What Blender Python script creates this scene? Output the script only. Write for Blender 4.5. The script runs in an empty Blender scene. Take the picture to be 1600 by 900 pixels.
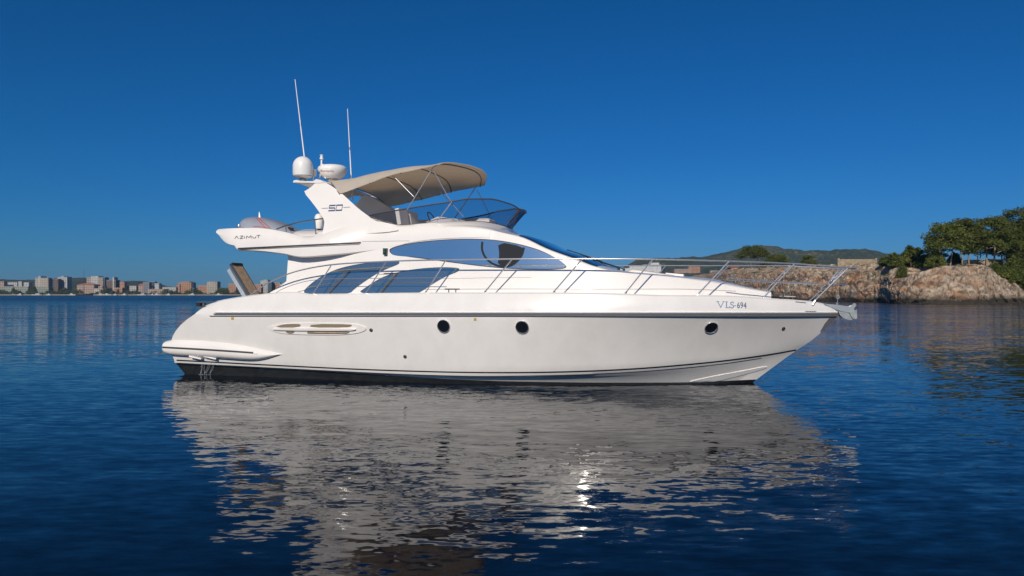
import bpy, bmesh, math, random
import numpy as np
from mathutils import Vector, Matrix, noise, geometry
from mathutils.bvhtree import BVHTree

random.seed(7)
rad = math.radians
SC = bpy.context.scene
COL = SC.collection

# ------------------------------------------------------------------ camera
FPX = 1150.0                      # focal length in pixels of the 1600 px wide photograph
CAM_H = 2.0
PITCH = math.atan(9.5 / FPX)
cam = bpy.data.objects.new('camera', bpy.data.cameras.new('camera'))
COL.objects.link(cam)
cam.location = (0, 0, CAM_H)
cam.rotation_euler = (math.pi / 2 + PITCH, 0, 0)
cam.data.sensor_width = 36.0
cam.data.lens = 36.0 * FPX / 1600.0
cam.data.clip_start = 0.1
cam.data.clip_end = 30000
SC.camera = cam

# ------------------------------------------------------------------ light
SUN_AZ, SUN_EL = 194.5, 29.0      # azimuth clockwise from +Y (the view direction)
world = bpy.data.worlds.new('World'); SC.world = world
world.use_nodes = True
wn = world.node_tree
bg = wn.nodes['Background']
sky = wn.nodes.new('ShaderNodeTexSky'); sky.sky_type = 'NISHITA'; sky.sun_disc = False
sky.sun_elevation = rad(SUN_EL); sky.sun_rotation = rad(SUN_AZ)
sky.air_density = 1.0; sky.dust_density = 0.3; sky.ozone_density = 6.0; sky.altitude = 0
bg.inputs['Strength'].default_value = 0.07
# deep polarised sky: a per-channel tone curve on the sky colour
sep = wn.nodes.new('ShaderNodeSeparateColor'); com = wn.nodes.new('ShaderNodeCombineColor')
wn.links.new(sky.outputs[0], sep.inputs[0])
for i, (pw, mul) in enumerate(((2.1, 0.030), (1.05, 0.455), (1.15, 0.65))):
    p = wn.nodes.new('ShaderNodeMath'); p.operation = 'POWER'; p.inputs[1].default_value = pw
    m = wn.nodes.new('ShaderNodeMath'); m.operation = 'MULTIPLY'; m.inputs[1].default_value = mul
    wn.links.new(sep.outputs[i], p.inputs[0]); wn.links.new(p.outputs[0], m.inputs[0]); wn.links.new(m.outputs[0], com.inputs[i])
wn.links.new(com.outputs[0], bg.inputs['Color'])
sun = bpy.data.objects.new('sun', bpy.data.lights.new('sun', 'SUN'))
COL.objects.link(sun)
sun.data.energy = 4.0; sun.data.angle = rad(0.53); sun.data.color = (1.0, 0.915, 0.80)
sdir = Vector((math.sin(rad(SUN_AZ)) * math.cos(rad(SUN_EL)), math.cos(rad(SUN_AZ)) * math.cos(rad(SUN_EL)), math.sin(rad(SUN_EL))))
sun.rotation_euler = sdir.to_track_quat('Z', 'Y').to_euler()
sun.location = sdir * 60
SC.view_settings.view_transform = 'Standard'
SC.view_settings.look = 'None'
SC.view_settings.exposure = 0.0
SC.view_settings.gamma = 1.0
SC.view_settings.use_curve_mapping = False
SC.cycles.max_bounces = 10; SC.cycles.glossy_bounces = 5; SC.cycles.diffuse_bounces = 3
SC.cycles.transmission_bounces = 8; SC.cycles.transparent_max_bounces = 12; SC.cycles.volume_bounces = 0
SC.cycles.sample_clamp_indirect = 6.0; SC.cycles.blur_glossy = 0.0
SC.cycles.caustics_reflective = True; SC.cycles.caustics_refractive = False
SC.cycles.use_denoising = True

# ------------------------------------------------------------------ helpers: pixels of the photograph to rays
def wray(u, v):
    x = (u - 800) / FPX; y = -(v - 450) / FPX
    return Vector((x, math.cos(PITCH) - y * math.sin(PITCH), math.sin(PITCH) + y * math.cos(PITCH)))
def at(u, v, Y):
    d = wray(u, v); return Vector((0, 0, CAM_H)) + d * (Y / d.y)
def gx(u, Y): return (u - 800) / FPX * Y
def hz(v, Y): return at(800, v, Y).z

# yacht frame: x forward from the transom, y to port (away from camera), z up from the water
YAW = rad(16.0)
YM = Matrix.Translation((-7.8, 20.42, 0)) @ Matrix.Rotation(-YAW, 4, 'Z')
YI = YM.inverted()
LC = YI @ Vector((0, 0, CAM_H))
def lray(u, v): return (YI.to_3x3() @ wray(u, v)).normalized()
def pix(u, v, b):
    """point of the yacht seen at pixel (u,v) lying b metres starboard of the centreline"""
    d = lray(u, v); k = (-b - LC.y) / d.y; return LC + d * k
def proj(p):
    w = YM @ Vector(p) - Vector((0, 0, CAM_H))
    f = Vector((0, math.cos(PITCH), math.sin(PITCH))); up = Vector((0, -math.sin(PITCH), math.cos(PITCH)))
    dz = w.dot(f); return 800 + FPX * w.x / dz, 450 - FPX * w.dot(up) / dz, dz

class Crv:
    """monotone cubic through (x, y) points"""
    def __init__(s, pts):
        a = np.array(sorted(pts), float); s.x, s.y = a[:, 0], a[:, 1]
        h = np.diff(s.x); dl = np.diff(s.y) / h; n = len(s.x); m = np.zeros(n)
        m[0], m[-1] = dl[0], dl[-1]
        for i in range(1, n - 1):
            if dl[i-1] * dl[i] > 0:
                w1, w2 = 2 * h[i] + h[i-1], h[i] + 2 * h[i-1]
                m[i] = (w1 + w2) / (w1 / dl[i-1] + w2 / dl[i])
        s.m = m
    def __call__(s, q):
        if q <= s.x[0]: return float(s.y[0])
        if q >= s.x[-1]: return float(s.y[-1])
        i = int(np.searchsorted(s.x, q)) - 1; h = s.x[i+1] - s.x[i]; t = (q - s.x[i]) / h
        return float((2*t**3 - 3*t*t + 1) * s.y[i] + (t**3 - 2*t*t + t) * h * s.m[i] + (-2*t**3 + 3*t*t) * s.y[i+1] + (t**3 - t*t) * h * s.m[i+1])

def zsolve(t, b, vc, z=2.0):
    """height at station t, offset b such that the point is seen on the pixel curve vc(u)"""
    bf = b if callable(b) else (lambda zz: b)
    for _ in range(6):
        u, v, d = proj((t, -bf(z), z)); z += (v - vc(u)) * d / FPX
    return z

# ------------------------------------------------------------------ helpers: materials
MATS = {}
def mat(name, col, rough=0.5, metal=0.0, coat=0.0, spec=0.5, var=0.0, vscale=3.0, bump=0.0, bscale=20.0, bdist=0.01, alpha=None):
    m = bpy.data.materials.new(name); m.use_nodes = True; nt = m.node_tree; b = nt.nodes['Principled BSDF']
    b.inputs['Base Color'].default_value = (*col, 1); b.inputs['Roughness'].default_value = rough
    b.inputs['Metallic'].default_value = metal; b.inputs['Coat Weight'].default_value = coat
    b.inputs['Coat Roughness'].default_value = 0.08; b.inputs['Specular IOR Level'].default_value = spec
    tc = nt.nodes.new('ShaderNodeTexCoord')
    if var > 0:
        n = nt.nodes.new('ShaderNodeTexNoise'); n.inputs['Scale'].default_value = vscale; n.inputs['Detail'].default_value = 5
        nt.links.new(tc.outputs['Object'], n.inputs['Vector'])
        r = nt.nodes.new('ShaderNodeValToRGB')
        r.color_ramp.elements[0].position = 0.3; r.color_ramp.elements[1].position = 0.7
        r.color_ramp.elements[0].color = (*[c * (1 - var) for c in col], 1); r.color_ramp.elements[1].color = (*[min(1, c * (1 + var)) for c in col], 1)
        nt.links.new(n.outputs['Fac'], r.inputs[0]); nt.links.new(r.outputs[0], b.inputs['Base Color'])
    if bump > 0:
        n = nt.nodes.new('ShaderNodeTexNoise'); n.inputs['Scale'].default_value = bscale; n.inputs['Detail'].default_value = 6
        nt.links.new(tc.outputs['Object'], n.inputs['Vector'])
        q = nt.nodes.new('ShaderNodeBump'); q.inputs['Strength'].default_value = bump; q.inputs['Distance'].default_value = bdist
        nt.links.new(n.outputs['Fac'], q.inputs['Height']); nt.links.new(q.outputs[0], b.inputs['Normal'])
    MATS[name] = m; return m

gel = mat('gelcoat', (0.80, 0.755, 0.70), 0.30, coat=0.5, var=0.035, vscale=1.3)
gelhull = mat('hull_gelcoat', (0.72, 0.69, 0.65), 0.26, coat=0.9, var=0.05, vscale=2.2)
gel2 = mat('deck_white', (0.78, 0.73, 0.67), 0.55, var=0.04, vscale=5)
antif = mat('antifouling', (0.010, 0.012, 0.014), 0.75, spec=0.15, var=0.4, vscale=6)
blk = mat('black_rubber', (0.015, 0.015, 0.017), 0.45)
darkgrey = mat('dark_grey', (0.055, 0.055, 0.06), 0.4)
rubgrey = mat('rub_strip_grey', (0.17, 0.16, 0.15), 0.5)
steel = mat('stainless', (0.68, 0.67, 0.66), 0.25, metal=0.75)
steeld = mat('brushed_rail', (0.27, 0.26, 0.25), 0.3, metal=0.85)
glassm = mat('mirror_glass', (0.92, 0.88, 0.76), 0.10, metal=0.955)
glasslow = mat('low_mirror_glass', (0.62, 0.56, 0.46), 0.04, metal=0.93)
glassd = mat('dark_glass', (0.008, 0.01, 0.014), 0.04, coat=0.5)
matblack = mat('matt_black', (0.03, 0.033, 0.038), 0.9, spec=0.1)
seam = mat('seam_grey', (0.30, 0.28, 0.26), 0.6)
teak = mat('teak', (0.40, 0.29, 0.20), 0.7, var=0.25, vscale=12)
tanpanel = mat('tan_vent', (0.23, 0.18, 0.12), 0.6)
canvas = mat('canvas', (0.84, 0.79, 0.70), 0.85, var=0.06, vscale=2.5, bump=0.3, bscale=3, bdist=0.03)
greycover = mat('grey_cover', (0.24, 0.26, 0.31), 0.6, var=0.1)
red = mat('red_trim', (0.50, 0.05, 0.04), 0.5)
plastic = mat('white_plastic', (0.78, 0.76, 0.72), 0.35, var=0.02)
navyink = mat('navy_lettering', (0.03, 0.06, 0.16), 0.4)
lightink = mat('blue_grey_lettering', (0.16, 0.22, 0.33), 0.4)
ochre = mat('ochre_fitting', (0.52, 0.30, 0.08), 0.5)
redink = mat('red_lettering', (0.35, 0.03, 0.03), 0.5)
seatm = mat('seat_vinyl', (0.66, 0.62, 0.56), 0.55)
greencol = mat('green_lamp', (0.02, 0.09, 0.06), 0.2)

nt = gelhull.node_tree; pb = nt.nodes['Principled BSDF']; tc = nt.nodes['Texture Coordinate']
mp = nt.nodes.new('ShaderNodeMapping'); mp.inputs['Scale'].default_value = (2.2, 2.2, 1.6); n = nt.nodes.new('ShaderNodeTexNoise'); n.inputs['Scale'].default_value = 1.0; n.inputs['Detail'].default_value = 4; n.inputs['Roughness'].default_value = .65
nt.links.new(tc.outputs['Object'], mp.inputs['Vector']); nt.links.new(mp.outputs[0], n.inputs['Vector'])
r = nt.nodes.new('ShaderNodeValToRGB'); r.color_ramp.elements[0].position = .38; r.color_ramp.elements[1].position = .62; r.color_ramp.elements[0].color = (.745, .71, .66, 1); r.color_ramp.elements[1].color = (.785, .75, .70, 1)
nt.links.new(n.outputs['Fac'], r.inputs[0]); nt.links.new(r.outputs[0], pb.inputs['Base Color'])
n2 = nt.nodes.new('ShaderNodeTexNoise'); n2.inputs['Scale'].default_value = 3.2; n2.inputs['Detail'].default_value = 2; nt.links.new(tc.outputs['Object'], n2.inputs['Vector'])
q = nt.nodes.new('ShaderNodeBump'); q.inputs['Strength'].default_value = .5; q.inputs['Distance'].default_value = .012; nt.links.new(n2.outputs['Fac'], q.inputs['Height']); nt.links.new(q.outputs[0], pb.inputs['Coat Normal'])
# canopy lets some light through
nt = canvas.node_tree; pb = nt.nodes['Principled BSDF']; out = nt.nodes['Material Output']
tr = nt.nodes.new('ShaderNodeBsdfTranslucent'); tr.inputs[0].default_value = (0.72, 0.60, 0.46, 1)
mx = nt.nodes.new('ShaderNodeMixShader'); mx.inputs[0].default_value = 0.58
nt.links.new(pb.outputs[0], mx.inputs[1]); nt.links.new(tr.outputs[0], mx.inputs[2]); nt.links.new(mx.outputs[0], out.inputs[0])

# tinted see-through screen
tint = bpy.data.materials.new('tinted_screen'); tint.use_nodes = True; nt = tint.node_tree
nt.nodes.remove(nt.nodes['Principled BSDF']); out = nt.nodes['Material Output']
ta = nt.nodes.new('ShaderNodeBsdfTransparent'); ta.inputs[0].default_value = (0.66, 0.68, 0.74, 1)
ga = nt.nodes.new('ShaderNodeBsdfGlossy'); ga.inputs['Roughness'].default_value = 0.03
fr = nt.nodes.new('ShaderNodeFresnel'); fr.inputs[0].default_value = 1.14
mx = nt.nodes.new('ShaderNodeMixShader')
nt.links.new(fr.outputs[0], mx.inputs[0]); nt.links.new(ta.outputs[0], mx.inputs[1]); nt.links.new(ga.outputs[0], mx.inputs[2]); nt.links.new(mx.outputs[0], out.inputs[0])

# ------------------------------------------------------------------ helpers: objects
def tag(o, label=None, cat=None, group=None, kind=None):
    if label: o['label'] = label
    if cat: o['category'] = cat
    if group: o['group'] = group
    if kind: o['kind'] = kind
    return o
def link(name, verts, faces, mats, parent=None, smooth=True, angle=35, mi=None):
    me = bpy.data.meshes.new(name); me.from_pydata([tuple(v) for v in verts], [], faces)
    for m in (mats if isinstance(mats, (list, tuple)) else [mats]): me.materials.append(m)
    if mi is not None: me.polygons.foreach_set('material_index', mi)
    bm = bmesh.new(); bm.from_mesh(me); bmesh.ops.recalc_face_normals(bm, faces=bm.faces); bm.to_mesh(me); bm.free()
    if smooth:
        me.polygons.foreach_set('use_smooth', [True] * len(me.polygons)); me.set_sharp_from_angle(angle=rad(angle))
    me.update()
    o = bpy.data.objects.new(name, me); COL.objects.link(o)
    if parent: o.parent = parent
    return o
FAR = {}
class MB:
    def __init__(s): s.v = []; s.f = []; s.m = []
    def add(s, v, f, mi=0):
        n = len(s.v); s.v += [tuple(p) for p in v]; s.f += [tuple(i + n for i in q) for q in f]; s.m += [mi] * len(f)
    def box(s, c, size, rot=None, mi=0):
        c = Vector(c); sx, sy, sz = [q / 2 for q in size]
        v = [Vector((x * sx, y * sy, z * sz)) for x in (-1, 1) for y in (-1, 1) for z in (-1, 1)]
        if rot is not None: v = [rot @ p for p in v]
        s.add([c + p for p in v], [(0, 1, 3, 2), (4, 6, 7, 5), (0, 4, 5, 1), (2, 3, 7, 6), (0, 2, 6, 4), (1, 5, 7, 3)], mi)
    def tube(s, pts, r, n=8, mi=0, cap=True):
        pts = [Vector(p) for p in pts]; k = len(pts); rs = r if isinstance(r, (list, tuple)) else [r] * k
        d0 = (pts[1] - pts[0]).normalized(); a = Vector((0, 0, 1)) if abs(d0.z) < .9 else Vector((1, 0, 0))
        nx = d0.cross(a).normalized(); vs = []
        for i, p in enumerate(pts):
            d = ((pts[min(i+1, k-1)] - pts[i-1 if i else 0])).normalized()
            nx = (nx - d * nx.dot(d)).normalized(); ny = d.cross(nx)
            vs += [p + (nx * math.cos(2*math.pi*j/n) + ny * math.sin(2*math.pi*j/n)) * rs[i] for j in range(n)]
        fs = [(i*n + j, i*n + (j+1) % n, (i+1)*n + (j+1) % n, (i+1)*n + j) for i in range(k-1) for j in range(n)]
        if cap: fs += [tuple(range(n-1, -1, -1)), tuple((k-1)*n + j for j in range(n))]
        s.add(vs, fs, mi)
    def lathe(s, c, prof, n=24, mi=0, axis='Z', rot=None):
        c = Vector(c); vs = []
        for r, h in prof:
            for j in range(n):
                a = 2 * math.pi * j / n; p = Vector((r * math.cos(a), r * math.sin(a), h))
                if rot is not None: p = rot @ p
                vs.append(c + p)
        k = len(prof); fs = [(i*n + j, i*n + (j+1) % n, (i+1)*n + (j+1) % n, (i+1)*n + j) for i in range(k-1) for j in range(n)]
        fs += [tuple(range(n-1, -1, -1)), tuple((k-1)*n + j for j in range(n))]
        s.add(vs, fs, mi)
    def mirror(s): s.mir = True; return s
    def build(s, name, mats, parent=None, smooth=True, angle=35):
        o = link(name, s.v, s.f, mats, parent, smooth, angle, s.m)
        if getattr(s, 'mir', False):      # the same part again on the far side, an object of its own
            FAR[o] = link(name, [(x, -y, z) for x, y, z in s.v], [tuple(reversed(q)) for q in s.f], mats, FAR.get(parent, parent), smooth, angle, s.m)
        return o
def grid_faces(nr, nc, off=0, closed=False):
    f = []
    for i in range(nr - 1):
        for j in range(nc if closed else nc - 1):
            j2 = (j + 1) % nc; f.append((off + i*nc + j, off + i*nc + j2, off + (i+1)*nc + j2, off + (i+1)*nc + j))
    return f
def smoothline(pts, n=2, closed=False):
    pts = [tuple(p) for p in pts]
    for _ in range(n):
        q = [] if closed else [pts[0]]
        rng = range(len(pts)) if closed else range(len(pts) - 1)
        for i in rng:
            a, b = pts[i], pts[(i+1) % len(pts)]
            q.append(tuple(.75*x + .25*y for x, y in zip(a, b))); q.append(tuple(.25*x + .75*y for x, y in zip(a, b)))
        if not closed: q.append(pts[-1])
        pts = q
    return pts
def loft(name, secs, mats, parent, mirror=True, caps=True, angle=35, mi=None):
    """secs: half sections from bottom centre round the starboard side to top centre"""
    V = []; nc = None
    for s in secs:
        ring = [Vector((t, -b, z)) for t, b, z in s]
        ring += [Vector((p.x, -p.y, p.z)) for p in reversed(ring) if abs(p.y) > 1e-5]
        nc = len(ring); V += ring
    F = grid_faces(len(secs), nc, closed=True)
    if caps: F += [tuple(range(nc)), tuple((len(secs)-1)*nc + j for j in range(nc))]
    return link(name, V, F, mats, parent, True, angle, mi)
def bvh_of(o):
    me = o.data; return BVHTree.FromPolygons([v.co.copy() for v in me.vertices], [tuple(p.vertices) for p in me.polygons])
def hit(bv, u, v):
    d = lray(u, v); loc, n, i, dist = bv.ray_cast(LC, d)
    if loc is None:
        loc, n, i, dist = bv.find_nearest(LC + d * 16.5)
    return loc
def hitn(bv, u, v):
    p = hit(bv, u, v); e = 1.0
    a, b, c, d = hit(bv, u-e, v), hit(bv, u+e, v), hit(bv, u, v-e), hit(bv, u, v+e)
    n = (b - a).cross(c - d)
    if n.length < 1e-9: n = Vector((0, -1, 0))
    n.normalize()
    if n.dot(LC - p) < 0: n = -n
    return p, n
def panel(name, poly, bv, off, th, m, parent, mirror=False, smooth=2, step=6.0, build=True):
    """thin solid whose outline is drawn on the surface bv"""
    if smooth: poly = smoothline(poly, smooth, True)
    ys = [p[1] for p in poly]; xs = [p[0] for p in poly]
    P = []
    for i in range(len(poly)):
        a, b = Vector(poly[i]), Vector(poly[(i+1) % len(poly)]); k = max(1, int((b - a).length / step))
        P += [a.lerp(b, j / k) for j in range(k)]
    n = len(P); E = [(i, (i+1) % n) for i in range(n)]
    def inside(x, y):
        c = False
        for i in range(n):
            x1, y1 = P[i]; x2, y2 = P[i-1]
            if (y1 > y) != (y2 > y) and x < (x2 - x1) * (y - y1) / (y2 - y1) + x1: c = not c
        return c
    pts = list(P); y = min(ys) + step * .5
    while y < max(ys):
        x = min(xs) + step * .5
        while x < max(xs):
            if inside(x, y) and min((p - Vector((x, y))).length for p in P) > step * .45: pts.append(Vector((x, y)))
            x += step
        y += step
    vo, eo, fo, *_ = geometry.delaunay_2d_cdt(pts, E, [], 1, 1e-5)
    top = []; bot = []
    for q in vo:
        p, nn = hitn(bv, q.x, q.y); top.append(p + nn * off); bot.append(p + nn * (off - th))
    k = len(vo); F = [tuple(f) for f in fo] + [tuple(i + k for i in reversed(f)) for f in fo]
    cnt = {}
    for f in fo:
        for i in range(len(f)):
            e = (f[i], f[(i+1) % len(f)]); key = tuple(sorted(e)); cnt.setdefault(key, []).append(e)
    for key, es in cnt.items():
        if len(es) == 1: a, b = es[0]; F.append((b, a, a + k, b + k))
    mb = MB(); mb.add(top + bot, F)
    if mirror: mb.mirror()
    return mb.build(name, m, parent, angle=50) if build else mb
def strokes(lines, w):
    """list of polylines -> list of thin quads in pixel space"""
    q = []
    for ln in lines:
        ww = w
        if isinstance(ln[0], (int, float)): ww = ln[0]; ln = ln[1]
        for a, b in zip(ln, ln[1:]):
            a, b = Vector(a), Vector(b); d = (b - a).normalized() * ww * .5; n = Vector((-d.y, d.x))
            q.append([a - d*.6 + n, a - d*.6 - n, b + d*.6 - n, b + d*.6 + n])
    return q
def marks(name, quads, bv, off, m, parent):
    mb = MB()
    for q in quads:
        vs = []
        for p in q:
            h, n = hitn(bv, p[0], p[1]); vs.append(h + n * off)
        c = sum(vs, Vector()) / len(vs)
        mb.add(vs, [tuple(range(len(vs)))])
    return mb.build(name, m, parent, smooth=False)
def text_px(name, body, u, v, size, slope, bv, off, m, parent, sx=1.0, bold=0.0):
    cu = bpy.data.curves.new(name, 'FONT'); cu.body = body; cu.size = size; cu.resolution_u = 3; cu.offset = bold
    to = bpy.data.objects.new(name, cu); COL.objects.link(to)
    dg = bpy.context.evaluated_depsgraph_get(); me = bpy.data.meshes.new_from_object(to.evaluated_get(dg))
    bpy.data.objects.remove(to); bpy.data.curves.remove(cu)
    vs = []
    for q in me.vertices:
        pu = u + q.co.x * sx; pv = v - q.co.y + q.co.x * slope
        h, n = hitn(bv, pu, pv); vs.append(h + n * off)
    o = link(name, vs, [tuple(p.vertices) for p in me.polygons], m, parent, False)
    bpy.data.meshes.remove(me); return o
def line_on(bv, pts, off, n=3):
    out = []
    for u, v in smoothline(pts, n):
        p, nn = hitn(bv, u, v); out.append(p + nn * off)
    return out

# ================================================================== SETTING: water
def wnode(nt, t, **k):
    n = nt.nodes.new(t)
    for a, b in k.items(): n.inputs[a].default_value = b
    return n
water = bpy.data.materials.new('sea_water'); water.use_nodes = True; nt = water.node_tree; b = nt.nodes['Principled BSDF']
b.inputs['Base Color'].default_value = (0.0015, 0.004, 0.009, 1); b.inputs['Roughness'].default_value = 0.035
b.inputs['IOR'].default_value = 1.28; b.inputs['Specular IOR Level'].default_value = .46; b.inputs['Specular Tint'].default_value = (.97, .99, 1.0, 1)
geo = nt.nodes.new('ShaderNodeNewGeometry')
def wave(scale, stretch, detail, rot, amp, seed):
    """slope field of one wave train: noise colour gives two independent slopes"""
    mp = nt.nodes.new('ShaderNodeMapping'); mp.inputs['Location'].default_value = (seed, seed * 2, 0); mp.inputs['Rotation'].default_value = (0, 0, rad(rot)); mp.inputs['Scale'].default_value = (scale / stretch, scale, scale)
    n = wnode(nt, 'ShaderNodeTexNoise', Detail=detail, Scale=1.0, Roughness=0.5, Distortion=0.25)
    nt.links.new(geo.outputs['Position'], mp.inputs['Vector']); nt.links.new(mp.outputs[0], n.inputs['Vector'])
    a = nt.nodes.new('ShaderNodeVectorMath'); a.operation = 'SUBTRACT'; a.inputs[1].default_value = (.5, .5, .5); nt.links.new(n.outputs['Color'], a.inputs[0])
    m = nt.nodes.new('ShaderNodeVectorMath'); m.operation = 'MULTIPLY'; m.inputs[1].default_value = (amp * .55, amp, 0)
    nt.links.new(a.outputs[0], m.inputs[0]); return m
WAVES = [(0.30, 2.2, 1, 12, 0.035, 3), (1.6, 2.6, 1, -8, 0.07, 11), (7.5, 2.9, 2, 5, 0.20, 23), (19.0, 2.4, 1, -4, 0.08, 31)]
acc = None
for wv in WAVES:
    w = wave(*wv)
    if acc is None: acc = w
    else:
        a = nt.nodes.new('ShaderNodeVectorMath'); a.operation = 'ADD'; nt.links.new(acc.outputs[0], a.inputs[0]); nt.links.new(w.outputs[0], a.inputs[1]); acc = a
# calm and ruffled patches
pn = wnode(nt, 'ShaderNodeTexNoise', Scale=.11, Detail=2.0); pm = nt.nodes.new('ShaderNodeMapping'); pm.inputs['Scale'].default_value = (.45, 1, 1)
nt.links.new(geo.outputs['Position'], pm.inputs['Vector']); nt.links.new(pm.outputs[0], pn.inputs['Vector'])
pr = wnode(nt, 'ShaderNodeMapRange'); pr.inputs['From Min'].default_value = .35; pr.inputs['From Max'].default_value = .65; pr.inputs['To Min'].default_value = .45; pr.inputs['To Max'].default_value = 1.45
nt.links.new(pn.outputs['Fac'], pr.inputs['Value'])
# the breeze ruffles the open bay; the lee of the yacht stays smooth
gs = nt.nodes.new('ShaderNodeSeparateXYZ'); nt.links.new(geo.outputs['Position'], gs.inputs[0])
rf = wnode(nt, 'ShaderNodeMapRange'); rf.inputs['From Min'].default_value = 22; rf.inputs['From Max'].default_value = 130; rf.inputs['To Min'].default_value = 1.0; rf.inputs['To Max'].default_value = 9.0; nt.links.new(gs.outputs['Y'], rf.inputs['Value'])
rg = wnode(nt, 'ShaderNodeMapRange'); rg.inputs['From Min'].default_value = 25; rg.inputs['From Max'].default_value = 260; rg.inputs['To Min'].default_value = .035; rg.inputs['To Max'].default_value = .25; nt.links.new(gs.outputs['Y'], rg.inputs['Value']); nt.links.new(rg.outputs[0], b.inputs['Roughness'])
rm = nt.nodes.new('ShaderNodeMath'); rm.operation = 'MULTIPLY'; nt.links.new(rf.outputs[0], rm.inputs[0]); nt.links.new(pr.outputs[0], rm.inputs[1])
sc0 = nt.nodes.new('ShaderNodeVectorMath'); sc0.operation = 'SCALE'; nt.links.new(acc.outputs[0], sc0.inputs[0]); nt.links.new(rm.outputs[0], sc0.inputs['Scale'])
ad = nt.nodes.new('ShaderNodeVectorMath'); ad.operation = 'ADD'; ad.inputs[1].default_value = (0, 0, 1); nt.links.new(sc0.outputs[0], ad.inputs[0])
nm = nt.nodes.new('ShaderNodeVectorMath'); nm.operation = 'NORMALIZE'; nt.links.new(ad.outputs[0], nm.inputs[0]); nt.links.new(nm.outputs[0], b.inputs['Normal'])
R = 6000
wt = link('water', [(-R, -R, 0), (R, -R, 0), (R, R, 0), (-R, R, 0)], [(0, 1, 2, 3)], water, smooth=False)
tag(wt, kind='structure')

# ================================================================== THE YACHT
yacht = bpy.data.objects.new('motor_yacht', None); COL.objects.link(yacht); yacht.matrix_world = YM
tag(yacht, 'large white flybridge motor yacht lying side-on in calm blue water, canvas bimini raised', 'yacht')

def bprof(B, s, sm=0.50, p=2.3, aft=0.05):
    if s < sm: return B * (1 - aft * ((sm - s) / sm) ** 2)
    return B * max(0.0, 1 - ((s - sm) / (1 - sm)) ** p)
# name, bmax, p, aft u, stem pixel, curve
LV = {
 'sheer': (2.20, 2.7, 319, (1309, 486.5), [(319,479.5),(330,474),(344,470.5),(370,466),(395,462.5),(425,459.3),(443,458),(459,457.6),(468,458.6),(477,461),(500,461),(600,459.8),(700,459),(860,459),(960,460.5),(1035,463),(1110,463.5),(1160,465),(1198,468),(1260,472),(1285,476),(1300,481.5),(1309,486.5)]),
 'rail': (2.33, 2.6, 304, (1311, 491), [(300,491),(330,491),(1311,491)]),
 'mid': (2.20, 2.25, 270, (1279, 523), [(270,525),(600,533),(800,535),(1000,533),(1279,523)]),
 'stripe': (2.04, 2.0, 272, (1247, 545.5), [(272,562),(435,570.5),(600,578),(780,582.5),(960,578.5),(1110,566),(1200,554),(1247,545.5)]),
 'chine': (2.00, 1.9, 273, (1241, 550), [(273,567),(435,575),(600,584),(780,588.5),(960,584),(1110,571.5),(1200,557.5),(1241,550)]),
 'chine2': (1.90, 1.85, 274, (1232, 556), [(274,569),(435,577.5),(600,587),(780,592),(960,589),(1110,580),(1200,563),(1232,556)]),
 'boot': (1.86, 1.8, 276, (1180, 594.5), [(277,565.5),(435,574),(600,586.3),(700,593),(800,598),(960,600),(1060,599),(1180,594.5)]),
}
LV['chine2'] = (1.90, 1.85, 274, (1232, 556), [(274,568),(435,575.8),(600,585),(780,590.0),(960,587.2),(1110,577),(1200,563),(1232,556)])
LV['boot'] = (1.87, 1.8, 276, (1182, 593), [(277,569),(435,577),(600,586.5),(700,592),(800,595.8),(960,597.8),(1060,597.5),(1180,593)])
NS = 90
def level(key):
    B, p, ua, (us, vs), cv = LV[key]; vc = Crv(cv)
    b0 = bprof(B, 0, p=p); t0 = pix(ua, vc(ua), b0).x; t1 = pix(us, vs, 0).x; row = []
    for i in range(NS):
        x = i / (NS - 1); s = 1 - (1 - x) ** 1.7; b = bprof(B, s, p=p) if i < NS - 1 else 0.0; t = t0 + (t1 - t0) * s
        row.append(Vector((t, -b, zsolve(t, b, vc, 1.2))))
    return row
rows = {k: level(k) for k in LV}
def fixed_row(B, p, t0, t1, z):
    r = []
    for i in range(NS):
        x = i / (NS - 1); s = 1 - (1 - x) ** 1.7; r.append(Vector((t0 + (t1 - t0) * s, -(bprof(B, s, p=p) if i < NS-1 else 0), z)))
    return r
def quad3(a, m, c, w):   # quadratic through three rows
    return [a[i] * ((1-w)*(1-2*w)) + m[i] * (4*w*(1-w)) + c[i] * (w*(2*w-1)) for i in range(NS)]
hrows = []
sh = rows['sheer']
def inner(p, d, dz): return Vector((p.x - (0.0 if abs(p.y) > .2 else .1), min(0, p.y + d), p.z + dz))
cap_in = [inner(p, .10, .0) for p in sh]
deck_o = [inner(p, .12, -.05) for p in sh]
centre = [Vector((p.x, 0, p.z - .02)) for p in sh]
hrows = [centre, deck_o, cap_in, [inner(p, .05, .03) for p in sh], sh]
ib = len(hrows)
mids = [[sh[i].lerp(rows['rail'][i], w) + Vector((0, -0.02*math.sin(math.pi*w) * (1 if i < NS-6 else 0), 0)) for i in range(NS)] for w in (.35, .7)]
hrows += mids + [rows['rail']]
for w in (.12, .25, .375, .5, .625, .75, .875): hrows.append(quad3(rows['rail'], rows['mid'], rows['stripe'], w))
hrows += [rows['stripe'], rows['chine'], rows['chine2']]
hrows.append(rows['boot']); iboot = len(hrows) - 1
hrows.append(fixed_row(2.12, 1.8, .2, 13.75, -0.02)); hrows.append(fixed_row(1.6, 1.8, .2, 13.3, -0.45)); hrows.append(fixed_row(0.0, 1.8, .2, 12.6, -0.75))
V = [p for r in hrows for p in r]; nr = len(hrows)
F = grid_faces(nr, NS); mi = []
for i in range(nr - 1): mi += [1 if i >= iboot else 0] * (NS - 1)
n0 = len(V); V += [Vector((p.x, -p.y, p.z)) for p in V]; F += [tuple(i + n0 for i in reversed(f)) for f in F]; mi += mi[:]
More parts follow.
